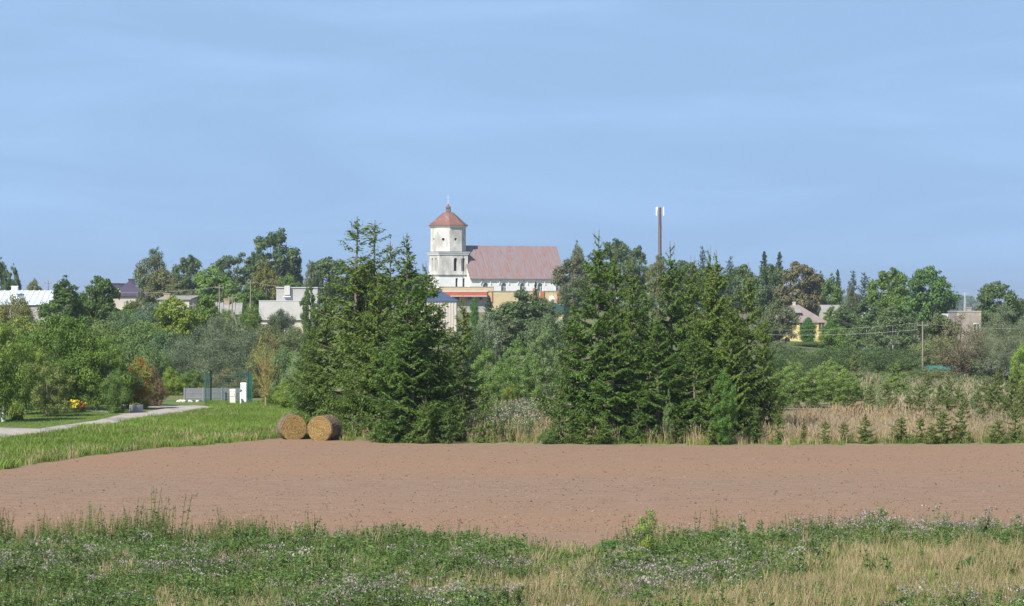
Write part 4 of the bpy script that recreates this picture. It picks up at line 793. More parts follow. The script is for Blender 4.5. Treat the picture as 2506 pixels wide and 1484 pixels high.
for r in [('feathery', 1905, 732, 48, 430, GB, 'grey-green birch overlapping the left side of the yellow house'), ('round', 1880, 770, 40, 440, GB, 'grey-green tree right behind the spruces'), ('birch', 2185, 750, 60, 340, (0.085, 0.125, 0.055), 'wide pale-stemmed birch in the middle of the right thicket'), ('birch', 2120, 775, 50, 350, (0.08, 0.125, 0.05), 'birch left of the wide pale-stemmed one'), ('birch', 2235, 765, 40, 345, (0.085, 0.12, 0.055), 'birch beside the single utility pole'),
          ('bush', 2060, 800, 50, 380, MG, 'green bush right of the thujas'), ('hedge', 1940, 850, 80, 285, BG, 'left part of the dark willow hedge'), ('hedge', 2050, 846, 80, 290, BG, 'middle part of the dark willow hedge'), ('hedge', 2160, 850, 80, 288, BG, 'right part of the dark willow hedge'), ('bush', 2215, 875, 42, 275, BG, 'dark bush at the right end of the willow hedge'), ('bush', 1900, 835, 46, 300, GB, 'grey-green bush at the left end of the willow hedge'),
          ('aspen', 1945, 880, 44, 200, (0.12, 0.185, 0.045), 'young aspen just right of the right spruces'), ('aspen', 1905, 905, 34, 195, (0.105, 0.17, 0.04), 'low young aspen against the right spruces'), ('aspen', 2035, 878, 48, 205, (0.13, 0.20, 0.045), 'bushy young aspen left of the reed patch'), ('aspen', 1985, 905, 40, 200, (0.11, 0.175, 0.04), 'shorter aspen between two bushy ones'), ('aspen', 2075, 912, 34, 203, (0.115, 0.18, 0.04), 'aspen at the right end of the aspen row'),
          ('aspenthin', 2193, 890, 30, 215, (0.14, 0.20, 0.05), 'light yellow-green young tree above the pale reeds'), ('round', 2300, 768, 50, 360, (0.10, 0.125, 0.05), 'olive tree left of the stone barn'), ('bush', 2290, 830, 60, 330, (0.11, 0.14, 0.05), 'olive bush above the teal trailer'), ('bush', 2340, 850, 55, 300, (0.11, 0.125, 0.05), 'brown-green bush behind the bare dark tree'),
          ('twiggy', 2352, 770, 72, 265, (0.115, 0.105, 0.055), 'half-bare brown tree with dark forked trunk'), ('willow', 2452, 748, 78, 330, (0.115, 0.14, 0.08), 'large grey willow under the solitary skyline tree'), ('willow', 2408, 805, 52, 290, SG, 'pale silver willow right of the half-bare tree'), ('bush', 2450, 868, 60, 250, (0.08, 0.10, 0.06), 'grey-brown bush below the silver willow'), ('bush', 2520, 840, 50, 260, (0.08, 0.11, 0.05), 'bush cut by the right picture edge'),
          ('aspen', 2500, 840, 30, 200, (0.16, 0.25, 0.04), 'bright yellow-green young tree at the right edge'), ('bush', 2400, 860, 45, 268, (0.09, 0.12, 0.06), 'dull green bush right of the teal trailer'), ('bush', 2240, 905, 40, 268, (0.10, 0.13, 0.05), 'olive bush left of the teal trailer'), ('bush', 1990, 836, 62, 455, (0.08, 0.13, 0.03), 'green bush hiding the foot of the yellow house'), ('shrub', 2292, 908, 30, 262, (0.11, 0.13, 0.05), 'thin shrub in front of the left end of the teal trailer'), ('shrub', 2350, 915, 28, 262, (0.10, 0.12, 0.05), 'thin shrub in front of the right end of the teal trailer'), ('shrub', 2388, 985, 18, 178, (0.06, 0.14, 0.075), 'blue-green willow sapling among young spruces')]:
    plant(r[0], r[1], r[2], r[3], r[4], r[5], r[6], 'tree' if r[0] not in ('bush', 'shrub', 'hedge') else 'bush', 'tree' if r[0] not in ('bush', 'shrub', 'hedge') else 'bush', RI)
for px, top, hw, D, l in [(1978, 778, 20, 470, 'slender clipped thuja before the yellow house'), (2033, 789, 27, 465, 'stouter thuja right of the yellow house window'), (1161, 728, 10, 480, 'narrow pointed thuja below the red canopy')]:
    plant('thuja', px, top, hw, D, (0.045, 0.12, 0.02), l, 'thuja', 'thuja', 'clipped thujas by the houses')
for px, top, hw, D, k, l in [(1870, 616, 26, 640, 'tallspruce', 'left one of two pointed spruces on the skyline'), (1908, 617, 26, 645, 'tallspruce', 'right one of two pointed spruces on the skyline'), (2050, 660, 20, 640, 'tallspruce', 'pointed spruce left of two ragged ones'), (2089, 661, 18, 620, 'raggedspruce', 'slim ragged spruce with bare gaps'), (2117, 666, 22, 610, 'raggedspruce', 'dark ragged spruce rightmost of the group'), (1720, 601, 16, 640, 'raggedspruce', 'ragged round-topped spruce behind the right group'), (1786, 626, 18, 560, 'raggedspruce', 'ragged brown spruce top at the right of the big group'), (1311, 690, 14, 420, 'tallspruce', 'small dark spruce in front of the church windows'), (1196, 724, 22, 420, 'tallspruce', 'dark spruce beside the thuja below the church'), (1278, 706, 12, 425, 'tallspruce', 'dark spruce tip left of the small one before the church'), (2195, 668, 16, 620, 'tallspruce', 'spruce tip left behind the mid-green oak'), (1385, 700, 12, 430, 'tallspruce', 'narrow dark spruce at the right end of the yellow block')]:
    plant(k, px, top, hw, D, (0.035, 0.065, 0.03), l, 'spruce_tree', 'spruce', 'distant spruces')
# the big spruces
BS = 'big spruces behind the ploughed field'
for i, (px, top, hw, D, c, l) in enumerate([
 (868, 530, 98, 160, SP2, 'leftmost tall spruce with bare gappy top'), (912, 538, 84, 162, SP2, 'second tall spruce from the left, thin crooked top'), (998, 570, 108, 151, SP, 'full spruce with pointed top left of the belfry'), (955, 590, 80, 160, SP2, 'spruce behind, between the second and the full pointed one'),
 (800, 690, 84, 167, SP2, 'broad lower spruce at the left end of the left group'), (762, 790, 46, 170, SP2, 'short spruce at the far left foot of the left group'), (1042, 640, 104, 157, SP2, 'spruce at the right end of the left group below the belfry'), (1072, 745, 80, 152, SP, 'low spreading spruce at the right foot of the left group'), (1132, 722, 72, 157, SP2, 'slender spruce standing apart before the corrugated hall'),
 (1460, 562, 108, 151, SP, 'tallest full spruce at the left of the right group'), (1548, 628, 74, 158, SP2, 'light green spruce with upswept top shoots'), (1506, 600, 66, 165, SP2, 'thin-topped spruce behind the tallest full one'), (1404, 735, 66, 152, SP, 'lower spruce at the left end of the right group'), (1585, 660, 70, 154, SP, 'dark spruce between the upswept one and the mast'),
 (1645, 590, 92, 156, SP, 'tall spruce with a mop of twigs right of the mast'), (1690, 625, 74, 161, SP2, 'spruce behind, right of the mop-topped one'), (1752, 612, 92, 153, SP2, 'yellow-green spruce with clusters of cones'), (1738, 600, 60, 163, SP2, 'needle-thin spruce top behind the cone-laden one'), (1828, 642, 84, 154, SP2, 'spruce at the right end of the right group with pale trunk'), (1868, 760, 54, 152, SP2, 'low spruce at the right foot of the right group'), (1790, 720, 76, 151, SP2, 'shorter dense spruce in front of the right-end one'), (1610, 760, 84, 150, SP, 'short dense spruce in front of the mop-topped one'), (1500, 740, 90, 150, SP, 'short dense spruce in front of the thin-topped one'), (1700, 770, 76, 150, SP, 'short spruce with low boughs in the middle of the right group'), (900, 740, 84, 157, SP2, 'short spruce in front of the second tall one'), (1010, 760, 96, 150, SP, 'short wide spruce in front of the full pointed one')]):
    key = 'spirespruce' if i in (0, 1, 3) else 'spruce%d' % ((i * 3 + 2) % 5)
    if i == 17: key = 'spruce2'
    plant(key, px, top, hw, D, c, l, 'spruce_tree', 'spruce', BS, rz=i * 1.9)
plant('spruce1', 872, 640, 84, 161, SP2, 'dense lower spruce filling the foot of the leftmost tall one', 'spruce_tree', 'spruce', BS, rz=2.2)
plant('spruce4', 925, 655, 84, 156, SP2, 'dense lower spruce behind the second tall one', 'spruce_tree', 'spruce', BS, rz=0.6)
# young spruces
YS = 'young spruces along the field edge'
ordn = ['first', 'second', 'third', 'fourth', 'fifth', 'sixth', 'seventh', 'eighth', 'ninth', 'tenth', 'eleventh', 'twelfth']
front = [(948, 985, 22, 148.5), (1000, 1015, 18, 149), (1040, 968, 30, 148), (1096, 985, 24, 148), (1132, 960, 30, 150), (1186, 935, 32, 149), (1372, 935, 32, 148), (1430, 1010, 30, 147.5), (1480, 1020, 30, 147.2), (1560, 985, 28, 148), (1750, 930, 40, 147), (1655, 1020, 24, 148), (1850, 990, 26, 148), (1905, 1000, 24, 147.5)]
for i, (px, top, hw, D) in enumerate(front):
    plant('young%d' % (i % 4), px, top, hw, D, SP2 if i % 3 else SP, ('rounded young spruce before the rightmost big ones' if i == 12 else 'last young spruce at the right foot of the big ones') if i >= 12 else '%s young spruce right of the hay bales at the feet of the big ones' % ordn[i], 'young_spruce', 'young spruce', YS)
row = [(2020, 1022, 20, 148), (2065, 1028, 22, 148.5), (2118, 1012, 26, 148), (2205, 1004, 32, 148.5), (2253, 1012, 22, 149), (2308, 995, 32, 148), (2350, 985, 26, 148.5), (2442, 1010, 26, 148), (2485, 980, 30, 149), (2280, 1035, 20, 147.5), (1968, 1030, 18, 148.5)]
rl = ['small young spruce left in the pale grass, right of the aspens', 'thin young spruce second in the right-hand row', 'tidy young spruce third in the right-hand row', 'wide young spruce below the reed patch', 'short sparse young spruce right of the wide one', 'dense dark young spruce in the middle of the right-hand row', 'tall narrow young spruce right of the dense dark one', 'bushy young spruce in front of the right edge grass', 'tallest young spruce of the row at the right edge', 'knee-high spruce seedling left of the dense dark one', 'knee-high spruce seedling beside the last big spruce']
for i, (px, top, hw, D) in enumerate(row): plant('young%d' % ((i + 1) % 4), px, top, hw, D, SP2, rl[i], 'young_spruce', 'young spruce', YS)
back = [(2250, 925, 26, 172), (2322, 905, 24, 176), (2286, 965, 24, 168), (2392, 940, 22, 172), (2428, 925, 28, 174), (2475, 910, 30, 170), (2500, 935, 26, 166), (2360, 965, 26, 166), (2130, 930, 20, 190), (2085, 955, 24, 186), (2180, 965, 22, 178), (2455, 955, 24, 180), (1330, 945, 26, 170)]
bl = ['young spruce in the second row above the short sparse one', 'dark pointed young spruce at the foot of the half-bare tree', 'young spruce in the second row behind the seedling', 'yellowish young spruce right of the half-bare tree', 'yellowish young spruce with tall shoots left of the right edge', 'young spruce with tall bare shoots by the yellow-green tree', 'dark young spruce under the yellow-green tree', 'light young spruce behind the tall narrow one', 'slim young spruce before the willow hedge', 'brown-green young spruce above the reed patch', 'young spruce growing through the right end of the reeds', 'young spruce far back near the right edge', 'young spruce in the gap, left of the right group']
back += [(2225, 960, 22, 182), (2345, 930, 22, 188), (2410, 915, 24, 190), (2440, 890, 26, 188), (2490, 880, 28, 184), (2300, 920, 22, 192), (2270, 900, 22, 198), (2170, 925, 22, 196), (2465, 970, 26, 164), (2405, 975, 22, 165), (2090, 850, 30, 215)]
bl += ['pale green young spruce behind the reed patch end', 'young spruce between the dark pointed one and the half-bare tree', 'young spruce with golden shoots under the silver willow', 'taller golden young spruce left of the bright yellow-green tree', 'tall golden young spruce touching the bright yellow-green tree', 'young spruce in front of the teal trailer', 'slim young spruce at the left end of the teal trailer', 'young spruce under the light yellow-green young tree', 'full young spruce one row behind the right edge ones', 'low young spruce near the blue-green willow sapling', 'thin tall spruce standing before the willow hedge']
for i, (px, top, hw, D) in enumerate(back): plant('young%d' % ((i + 2) % 4), px, top, hw, D, (0.085, 0.115, 0.03), bl[i], 'young_spruce', 'young spruce', 'young spruces of the second row')
plant('aspen', 1772, 905, 32, 146.8, (0.062, 0.135, 0.022), 'glossy green sapling before the right spruces', 'tree', 'tree')
plant('aspenthin', 1636, 955, 13, 147.5, (0.11, 0.165, 0.055), 'pale-leaved thin sapling before the right spruces', 'tree', 'tree')
plant('shrub', 1340, 1050, 24, 147.5, (0.075, 0.13, 0.03), 'low bramble shrub at the field edge in the gap', 'bush', 'bush')
# foreground single plants
plant('weedbush', 1588, 1248, 40, 78.5, (0.14, 0.20, 0.045), 'tall leafy weed with drooping brown seed heads at the near field edge', 'weed_bush', 'weed', part=('stems', 'foliage'))
plant('shrub', 1582, 1312, 20, 77.6, (0.21, 0.27, 0.02), 'small yellow-green plant at the foot of the tall leafy weed', 'weed_bush', 'weed', part=('stems', 'foliage'))
plant('shrub', 1500, 1322, 46, 80.5, (0.06, 0.17, 0.03), 'low spread of bright green nettles left of the tall leafy weed', 'weed_bush', 'weed', part=('stems', 'foliage'))
plant('shrub', 2372, 1362, 22, 74, (0.06, 0.14, 0.04), 'small dark green bush alone in the yellow grass', 'weed_bush', 'weed', part=('stems', 'foliage'))
for o in list(COL.objects):                        # whitewashed tree feet in the orchard
    if o.get('label') in ('apple tree cut by the left edge with low boughs', 'light green apple tree second from the left', 'tallest dark green apple tree by the gravel road'):
        MB().ring([(.19, 0), (.15, .45), (.14, .9)], 10).obj('whitewashed_foot', WHITE, o)
# flowers and berries
def flowers(px, py, hw, h, D, cols, label, seed, n=260):
    rg = np.random.default_rng(seed); x = X(px, D); w = m(hw, D); root = empty('flower_clump', (x, D, 0)); tag(root, label, 'flowers', 'flower clumps in the garden')
    P = np.stack([rg.normal(size=n * 3) * w * .5, rg.normal(size=n * 3) * .2, rg.random(n * 3) * h], 1); V, Fc = leaves(P, rg.normal(size=(n * 3, 3)), rg.normal(size=(n * 3, 3)) + [0, 0, 1.5], .07, .025)
    link('leaves', qmesh('flower_leaves', V, Fc, [LEAF], None, np.repeat(rg.random(n * 3), 4)), root, color=(.07, .13, .03))
    P = np.stack([rg.normal(size=n) * w * .55, -.15 + rg.normal(size=n) * .2, h * rg.uniform(.35, 1.05, n)], 1); V, Fc = leaves(P, rg.normal(size=(n, 3)) * .5 + [0, -1, .5], rg.normal(size=(n, 3)), .045, .045)
    link('blooms', qmesh('blooms', V, Fc, [mat('petal_' + str(seed) + '_' + str(k), c) for k, c in enumerate(cols)], rg.integers(0, len(cols), n)), root)
flowers(36, 1010, 9, .9, 178, [(.75, .28, .02), (.80, .45, .02)], 'orange flowers at the trunk of the light green apple tree', 1)
flowers(50, 1014, 8, 1.0, 177, [(.80, .42, .02), (.85, .60, .03)], 'orange-yellow flowers right beside the first orange clump', 2)
flowers(184, 987, 11, .75, 193, [(.85, .66, .02), (.80, .55, .03)], 'yellow flowers under the dark apple tree', 3, 90)
flowers(202, 990, 8, .65, 192, [(.80, .28, .03), (.80, .36, .08)], 'orange-red flowers right of the yellow ones', 4, 90)
flowers(367, 965, 8, 1.9, 205, [(.80, .62, .02)], 'tall yellow flowers behind the planter ring', 5, 70)
flowers(390, 976, 6, 1.2, 205, [(.80, .62, .02)], 'small yellow flowers right of the tall ones', 6, 30)
def fruits(px, py, rx, ry, D, cols, label, n, size, name, seed):
    rg = np.random.default_rng(seed); a = rg.random(n) * 6.28; r = rg.random(n) ** .4
    P = np.stack([X(px + rx * r * np.cos(a), D), D + rg.normal(size=n) * .9, Z(py + ry * r * np.sin(a), D)], 1); return P
def autumn():
    # red and orange leaf sprays through the viburnum: part of that shrub
    sh = [o for o in COL.objects if o.get('label') == 'shrub with orange and red autumn leaves'][0]
    rg = np.random.default_rng(9); C = rg.normal(size=(26, 3)); C = unit(C) * [1.4, 1.4, 1.1] + [0, 0, 1.6]; idx = rg.integers(0, 26, 2600)
    P = C[idx] + rg.normal(size=(2600, 3)) * .16; V, Fc = leaves(P, rg.normal(size=(2600, 3)) + [0, 0, .5], rg.normal(size=(2600, 3)), .034, .024)
    link('red_leaves', qmesh('red_leaves', V, Fc, [LEAF], None, np.repeat(rg.random(2600), 4)), sh, color=(.46, .12, .03))
autumn()

# ---------------------------------------------------------------- grasses and weeds (nobody could count them)
def scatter(name, label, n, sampler, variants, mats, seed, smin=.7, smax=1.3, cat=None):
    """sampler(rg, n) -> x, y, scale, tint shift, variant index ; variants: list of (V, F, mi, tint)"""
    rg = np.random.default_rng(seed); x, y, sc, ti, vi = sampler(rg, n); Vs, Fs, Ms, Ts = [], [], [], []; off = 0
    for k, (V, Fc, mi, tn) in enumerate(variants):
        sel = np.where(vi == k)[0]; c = len(sel)
        if not c: continue
        a = rg.random(c) * 6.283; s = sc[sel] * rg.uniform(smin, smax, c); ca, sa = np.cos(a), np.sin(a)
        W = V[None] * s[:, None, None]; lean = rg.normal(size=(c, 2)) * .10
        xx = W[..., 0] * ca[:, None] - W[..., 1] * sa[:, None] + W[..., 2] * lean[:, :1]; yy = W[..., 0] * sa[:, None] + W[..., 1] * ca[:, None] + W[..., 2] * lean[:, 1:]
        Vs.append(np.stack([xx + x[sel][:, None], yy + y[sel][:, None], W[..., 2]], -1).reshape(-1, 3).astype(np.float32))
        Fs.append((Fc[None] + (off + np.arange(c) * len(V))[:, None, None]).reshape(-1, 4)); off += c * len(V)
        Ms.append(np.tile(mi, c)); Ts.append(np.clip(tn[None] * .75 + ti[sel][:, None], 0, 1).ravel())
    o = link(name, qmesh(name, np.concatenate(Vs), np.concatenate(Fs), mats, np.concatenate(Ms), np.concatenate(Ts))); tag(o, label, cat, kind='stuff'); return o
def blades(rg, n, h, spread, w, lean=.35, mi=0, head=None):
    """tuft of n grass blades, each a bent strip of two quads; head = index of a seed-head material"""
    V, Fc, M = [], [], []
    for i in range(n):
        a = rg.random() * 6.283; r = spread * rg.random() ** .5; p = np.array([math.cos(a) * r, math.sin(a) * r, 0]); a2 = a + rg.normal() * .8; d = np.array([math.cos(a2), math.sin(a2), 0]); hh = h * rg.uniform(.55, 1.1); l = lean * hh * rg.uniform(.2, 1.2)
        s = np.array([-math.sin(a2 + rg.normal()), math.cos(a2 + rg.normal()), 0]) * w; q1 = p + d * l * .3 + [0, 0, hh * .55]; q2 = p + d * l + [0, 0, hh]; b = len(V)
        V += [p - s, p + s, q1 + s * .8, q1 - s * .8, q2 + s * .15, q2 - s * .15]; Fc += [(b, b + 1, b + 2, b + 3), (b + 3, b + 2, b + 4, b + 5)]; M += [mi, mi]
        if head is not None:
            b = len(V); e = (q2 - q1); e = e / np.linalg.norm(e); k = s / w
            V += [q2 - e * .10 * h, q2 + k * w * 1.9 - e * .02 * h, q2 + e * .13 * h, q2 - k * w * 1.9 - e * .02 * h]; Fc += [(b, b + 1, b + 2, b + 3)]; M += [head]
    V = np.array(V, float); Fc = np.array(Fc); return V, Fc, np.array(M), rg.random(len(V)) * .15 + np.repeat(rg.random(), len(V)) * .5 + .1
def weed(rg, h, nl, ls, nh, mi=0, head=1, bushy=.16, narrow=.35, hs=.018, dry=0.0):
    P, N, A, S, M = [], [], [], [], []
    k = rg.integers(2, 5)
    stems = [(rg.normal(size=2) * .05, rg.normal(size=2) * .14 * h) for _ in range(k)]
    for i in range(nl):
        b, t = stems[rg.integers(0, k)]; f = rg.random() ** .8; a = rg.random() * 6.283; c = np.array([b[0] + t[0] * f, b[1] + t[1] * f, h * (.06 + .86 * f)]); out = np.array([math.cos(a), math.sin(a), .35]); l = ls * (1.15 - .6 * f) * rg.uniform(.7, 1.3)
        P.append(c + out * l * .9 * (.5 + bushy * 3 * rg.random())); A.append(out + rg.normal(size=3) * .2); N.append(np.array([0, 0, 1.0]) + rg.normal(size=3) * .55); S.append(l)
    nleaf = len(P); V, Fc = leaves(np.array(P), np.array(N), np.array(A), np.array(S), np.array(S) * narrow); M = [mi] * nleaf; tn = list(np.repeat(rg.random(nleaf) * .8, 4)); V = [V]; Fs = [Fc]; off = nleaf * 4
    for b, t in stems:
        p0 = np.array([b[0], b[1], 0]); p1 = np.array([b[0] + t[0], b[1] + t[1], h * .95]); 
        for s in (np.array([.006, 0, 0]), np.array([0, .006, 0])): V.append(np.array([p0 - s, p0 + s, p1 + s * .6, p1 - s * .6])); Fs.append(np.array([[0, 1, 2, 3]]) + off); off += 4; M.append(mi); tn += [.55] * 4
        if nh:
            n = nh; q = p1 + rg.normal(size=(n, 3)) * [.055, .055, .035]; v, f_ = leaves(q, rg.normal(size=(n, 3)), rg.normal(size=(n, 3)), hs * rg.uniform(.7, 1.4, n), hs * rg.uniform(.6, 1.1, n)); V.append(v); Fs.append(f_ + off); off += n * 4; M += [head] * n; tn += list(np.repeat(rg.random(n), 4))
    return np.concatenate(V), np.concatenate(Fs), np.array(M), np.array(tn)
rg = np.random.default_rng(77)
M_GRASS = leafmat('grass_blade', (.19, .285, .045), (.6, 1.4), .55, .35, .6, (.42, .36, .15)); M_DRY = leafmat('dry_blade', (.46, .37, .205), (.6, 1.3), .35, .3, .8, (.62, .52, .32)); M_WEED = leafmat('weed_leaf', (.155, .245, .068), (.55, 1.5), .30, .3, .6, (.24, .27, .07))
M_FLUFF = leafmat('seed_fluff', (.33, .28, .26), (.55, 1.4), .3, .25, .9, (.56, .51, .48)); M_REED = leafmat('reed_head', (.40, .27, .165), (.7, 1.3), .3, .2, .9, (.54, .38, .24)); M_MUG = leafmat('mugwort_leaf', (.15, .21, .055), (.6, 1.4), .3, .3, .7, (.26, .24, .10)); M_PURP = leafmat('dull_grass_head', (.36, .29, .21), (.7, 1.3), .3, .2, .9, (.48, .41, .32))
noise = lambda x, y, s, o=0: (np.sin(x * s + o + 1.7 * np.sin(y * s * .7 + o)) * np.cos(y * s * 1.3 - o + 1.3 * np.sin(x * s * .9 + 2 * o)) + .5 * np.sin(x * s * 2.3 + y * s * 1.9 + o * 3) * np.cos(y * s * 2.9 - x * s * 1.1)) / 1.5
PX = lambda x, y: HX + x / y * F
PY = lambda y: HY + CAMZ / y * F
DRY = [(1180, 1440, 150, 26, .9), (1330, 1412, 110, 22, .8), (1700, 1478, 330, 30, .8), (1350, 1500, 120, 40, .3), (2080, 1440, 240, 44, .9), (2350, 1370, 270, 46, 1.25), (2200, 1420, 160, 36, .8), (2480, 1430, 120, 60, .9), (2180, 1350, 170, 16, .5), (400, 1475, 60, 26, .75), (90, 1440, 30, 26, .4), (640, 1490, 90, 25, .6), (1000, 1500, 80, 20, .4), (970, 1405, 40, 14, .5), (1960, 1500, 150, 22, .8)]
FLU = [(1560, 1415, 330, 30, 1.3), (1050, 1470, 330, 26, .8), (150, 1385, 220, 22, .6), (520, 1385, 260, 22, .6), (2000, 1440, 100, 26, .5), (2280, 1275, 330, 26, 1.2), (1150, 1390, 150, 20, .5), (2330, 1470, 200, 16, .6), (1850, 1370, 120, 18, .7), (850, 1440, 160, 20, .5), (1650, 1440, 200, 24, .8), (1400, 1370, 120, 16, .5)]
blob = lambda px, py, L: sum(w * np.exp(-((px - a) / rx) ** 2 - ((py - b) / ry) ** 2) for a, b, rx, ry, w in L)
def fore_pts(rg, n):
    y = np.sqrt(rg.uniform(54 ** 2, 88 ** 2, n)); x = rg.uniform(-1.34, 1.34, n) * y * 0.1764; return x, y, PX(x, y), PY(y)
def samp_weeds(rg, n):
    x, y, px, py = fore_pts(rg, n); edge = ynear(px); d = np.clip(1.0 - 1.25 * (blob(px, py - 36, DRY) + .32 * noise(x, y, .9) + .22 * noise(x, y, 2.6, 2)), .03, 1)
    keep = (py > edge - 1 + 8 * noise(x, y, 1.3, 4)) & (rg.random(n) < d); x, y, px, py = x[keep], y[keep], px[keep], py[keep]; n = len(x)
    fl = rg.random(n) < np.clip(.02 + .45 * (blob(px, py - 48, FLU) + .30 * noise(x, y, 1.6, 6)), 0.02, .85); mug = rg.random(n) < np.clip((np.exp(-((py - ynear(px)) / 16) ** 2)) * np.interp(px, [0, 150, 330, 480, 560, 700], [1, .9, 1, 1, .5, .1]), 0, 1)
    vi = np.where(mug, 8 + rg.integers(0, 3, n), np.where(fl, 4 + rg.integers(0, 4, n), rg.integers(0, 4, n)))
    sc = (.85 + .30 * noise(x, y, .8, 1) + .22 * noise(x, y, 2.2, 7) + .55 * (rg.random(n) < .025)) * np.where(mug, np.interp(px, [0, 300, 420, 500], [.9, .95, 1.05, .85]), 1) * np.interp(px, [1250, 1330, 1480, 1560], [1, .72, .75, 1]); ti = np.clip(.10 + .26 * noise(x, y, .55, 3) + .14 * noise(x, y, 1.9, 5) + rg.normal(size=n) * .10, -.1, .5)
    return x, y, sc, ti, vi
wv = [weed(rg, .55, 46, .060, 0) for _ in range(4)] + [weed(rg, .68, 36, .058, 8, hs=.020) for _ in range(4)] + [weed(rg, 1.05, 60, .06, 0, mi=2, bushy=.08, narrow=.28) for _ in range(3)]
scatter('thistle_weeds', 'green thistles and mugwort with pale seed fluff in the foreground', 30000, samp_weeds, wv, [M_WEED, M_FLUFF, M_MUG], 21, cat='weeds')
def samp_dry(rg, n):
    x, y, px, py = fore_pts(rg, n); d = np.clip(.10 + 1.1 * (blob(px, py - 36, DRY) + .36 * noise(x, y, .9)) + .22 * noise(x, y, 2.6, 5), .06, 1); d = np.maximum(d, .8 * np.exp(-((py - ynear(px) - 6) / 7) ** 2) * (noise(x, y, .7, 8) > .15) * (px < 1400))
    keep = (py > ynear(px) + 2) & (rg.random(n) < d); x, y, px, py = x[keep], y[keep], px[keep], py[keep]; n = len(x)
    vi = np.where(rg.random(n) < .62, rg.integers(0, 4, n), 4 + rg.integers(0, 2, n)); return x, y, .85 + .25 * noise(x, y, 1.1, 2), np.clip(.12 + .2 * noise(x, y, .5, 5), 0, .5), vi
gv_ = [blades(rg, 16, .52, .16, .009, .35, 0) for _ in range(4)] + [blades(rg, 14, .42, .15, .010, .5, 1) for _ in range(2)]
scatter('dry_grass', 'straw-coloured dry grass between the foreground weeds', 50000, samp_dry, gv_, [M_DRY, M_GRASS], 22, cat='dry grass')
def samp_short(rg, n):
    x, y, px, py = fore_pts(rg, n); keep = (py > ynear(px) - 2); x, y = x[keep], y[keep]; return x, y, np.full(len(x), .8), np.clip(.12 + .25 * noise(x, y, .8, 5), 0, .5), rg.integers(0, 3, len(x))
scatter('foreground_grass', 'short green grass under the foreground weeds', 20000, samp_short, [blades(rg, 10, .30, .16, .012, .6, 0) for _ in range(3)], [M_GRASS], 23, cat='grass')
# verge and yard lawn
def samp_verge(rg, n):
    px = rg.uniform(-350, 860, n); D0, D1 = DG(yfar(px)), 212.0; D = np.sqrt(rg.uniform(118 ** 2, 212 ** 2, n)); py = PY(D); x = X(px, D)
    keep = (py < yfar(px) - .5 + 1.5 * noise(x, D, 1.2)) & ~inpoly(px, py, ROAD) & ~((py < 1003) & (px < 500)) & (py > 984)
    px, D, x, py = px[keep], D[keep], x[keep], py[keep]; n = len(x); above = (np.interp(px, [p for p, _ in ROAD[:11]], [q for _, q in ROAD[:11]]) > py) & (px < 505)
    edge = np.exp(-((py - yfar(px)) / 13) ** 2); mown = (px > 380) & (py < 1060) & (edge < .3); sc = np.where(above, .22, np.where(mown, .55, .9 + .35 * noise(x, D, .5))); sc = np.maximum(sc, .2)
    dry = rg.random(n) < np.clip(.02 + .22 * edge + .12 * noise(x, D, .35, 4), 0, .5) * np.where(above, .5, 1); bush = rg.random(n) < .10 * edge
    return x, D, sc, np.clip(.08 + .25 * noise(x, D, .25, 2), 0, .5), np.where(bush, 6 + rg.integers(0, 2, n), np.where(dry, 4 + rg.integers(0, 2, n), rg.integers(0, 4, n)))
vv = [blades(rg, 9, .34, .20, .018, .55, 0) for _ in range(4)] + [blades(rg, 9, .42, .18, .016, .4, 1) for _ in range(2)] + [weed(rg, .35, 16, .07, 2, mi=2, head=3) for _ in range(2)]
scatter('verge_grass', 'bright green grass of the verge and lawn along the gravel road', 60000, samp_verge, vv, [M_GRASS, M_DRY, M_WEED, M_FLUFF], 24, cat='grass')
def samp_bale(rg, n):
    D = rg.uniform(149.3, 151.4, n); px = rg.uniform(668, 850, n); k = PY(D) < yfar(px) + 2; px, D = px[k], D[k]; return X(px, D), D, np.full(len(D), .62), rg.random(len(D)) * .4, rg.integers(0, 6, len(D))
scatter('bale_tufts', 'grass tufts growing up against the hay bales', 900, samp_bale, vv[:6], [M_GRASS, M_DRY, M_WEED, M_FLUFF], 28, cat='grass')
# tall pale grass round the spruces
REEDS = [(2100, 1044, 115, 5, .65), (1990, 1052, 40, 5, .35)]
def samp_tall(rg, n):
    D = np.sqrt(rg.uniform(143 ** 2, 200 ** 2, n)); px = rg.uniform(800, 2860, n); py = PY(D); x = X(px, D); right = px > 1925
    d = np.where(right, .95, np.clip(.50 + .6 * noise(x, D, .28, 3) + .5 * np.exp(-((px - 1275) / 70) ** 2), .08, 1)) * np.where(~right & (D > 165), .35, 1)
    keep = (py < yfar(px) - 2.5) & ((px > 850) | (D > 156)) & (D < np.interp(px, [1900, 1940, 2230, 2300], [172, 170.5, 170.5, 188]) + (rg.random(n) < .25) * 8) & (rg.random(n) < d); px, D, x, py = px[keep], D[keep], x[keep], py[keep]; n = len(x)
    reed = rg.random(n) < np.clip(blob(px, py, REEDS), 0, 1); low = np.exp(-((py - yfar(px)) / 5.5) ** 2); green = rg.random(n) < np.clip(.22 + .9 * low + .25 * noise(x, D, .3, 7) + np.interp(px, [2180, 2300], [0, .28]), 0, 1)
    sc = (.86 + .25 * noise(x, D, .4, 1)) * (1 - .60 * low) * np.interp(px, [1100, 1900, 1960, 2506], [.9, .9, .82, .75])
    vi = np.where(reed, 7 + rg.integers(0, 2, n), np.where(green, 4 + rg.integers(0, 3, n), rg.integers(0, 4, n))); return x, D, sc * np.where(reed, 1.12, 1), np.clip(.12 + .25 * noise(x, D, .3, 2), 0, .5), vi
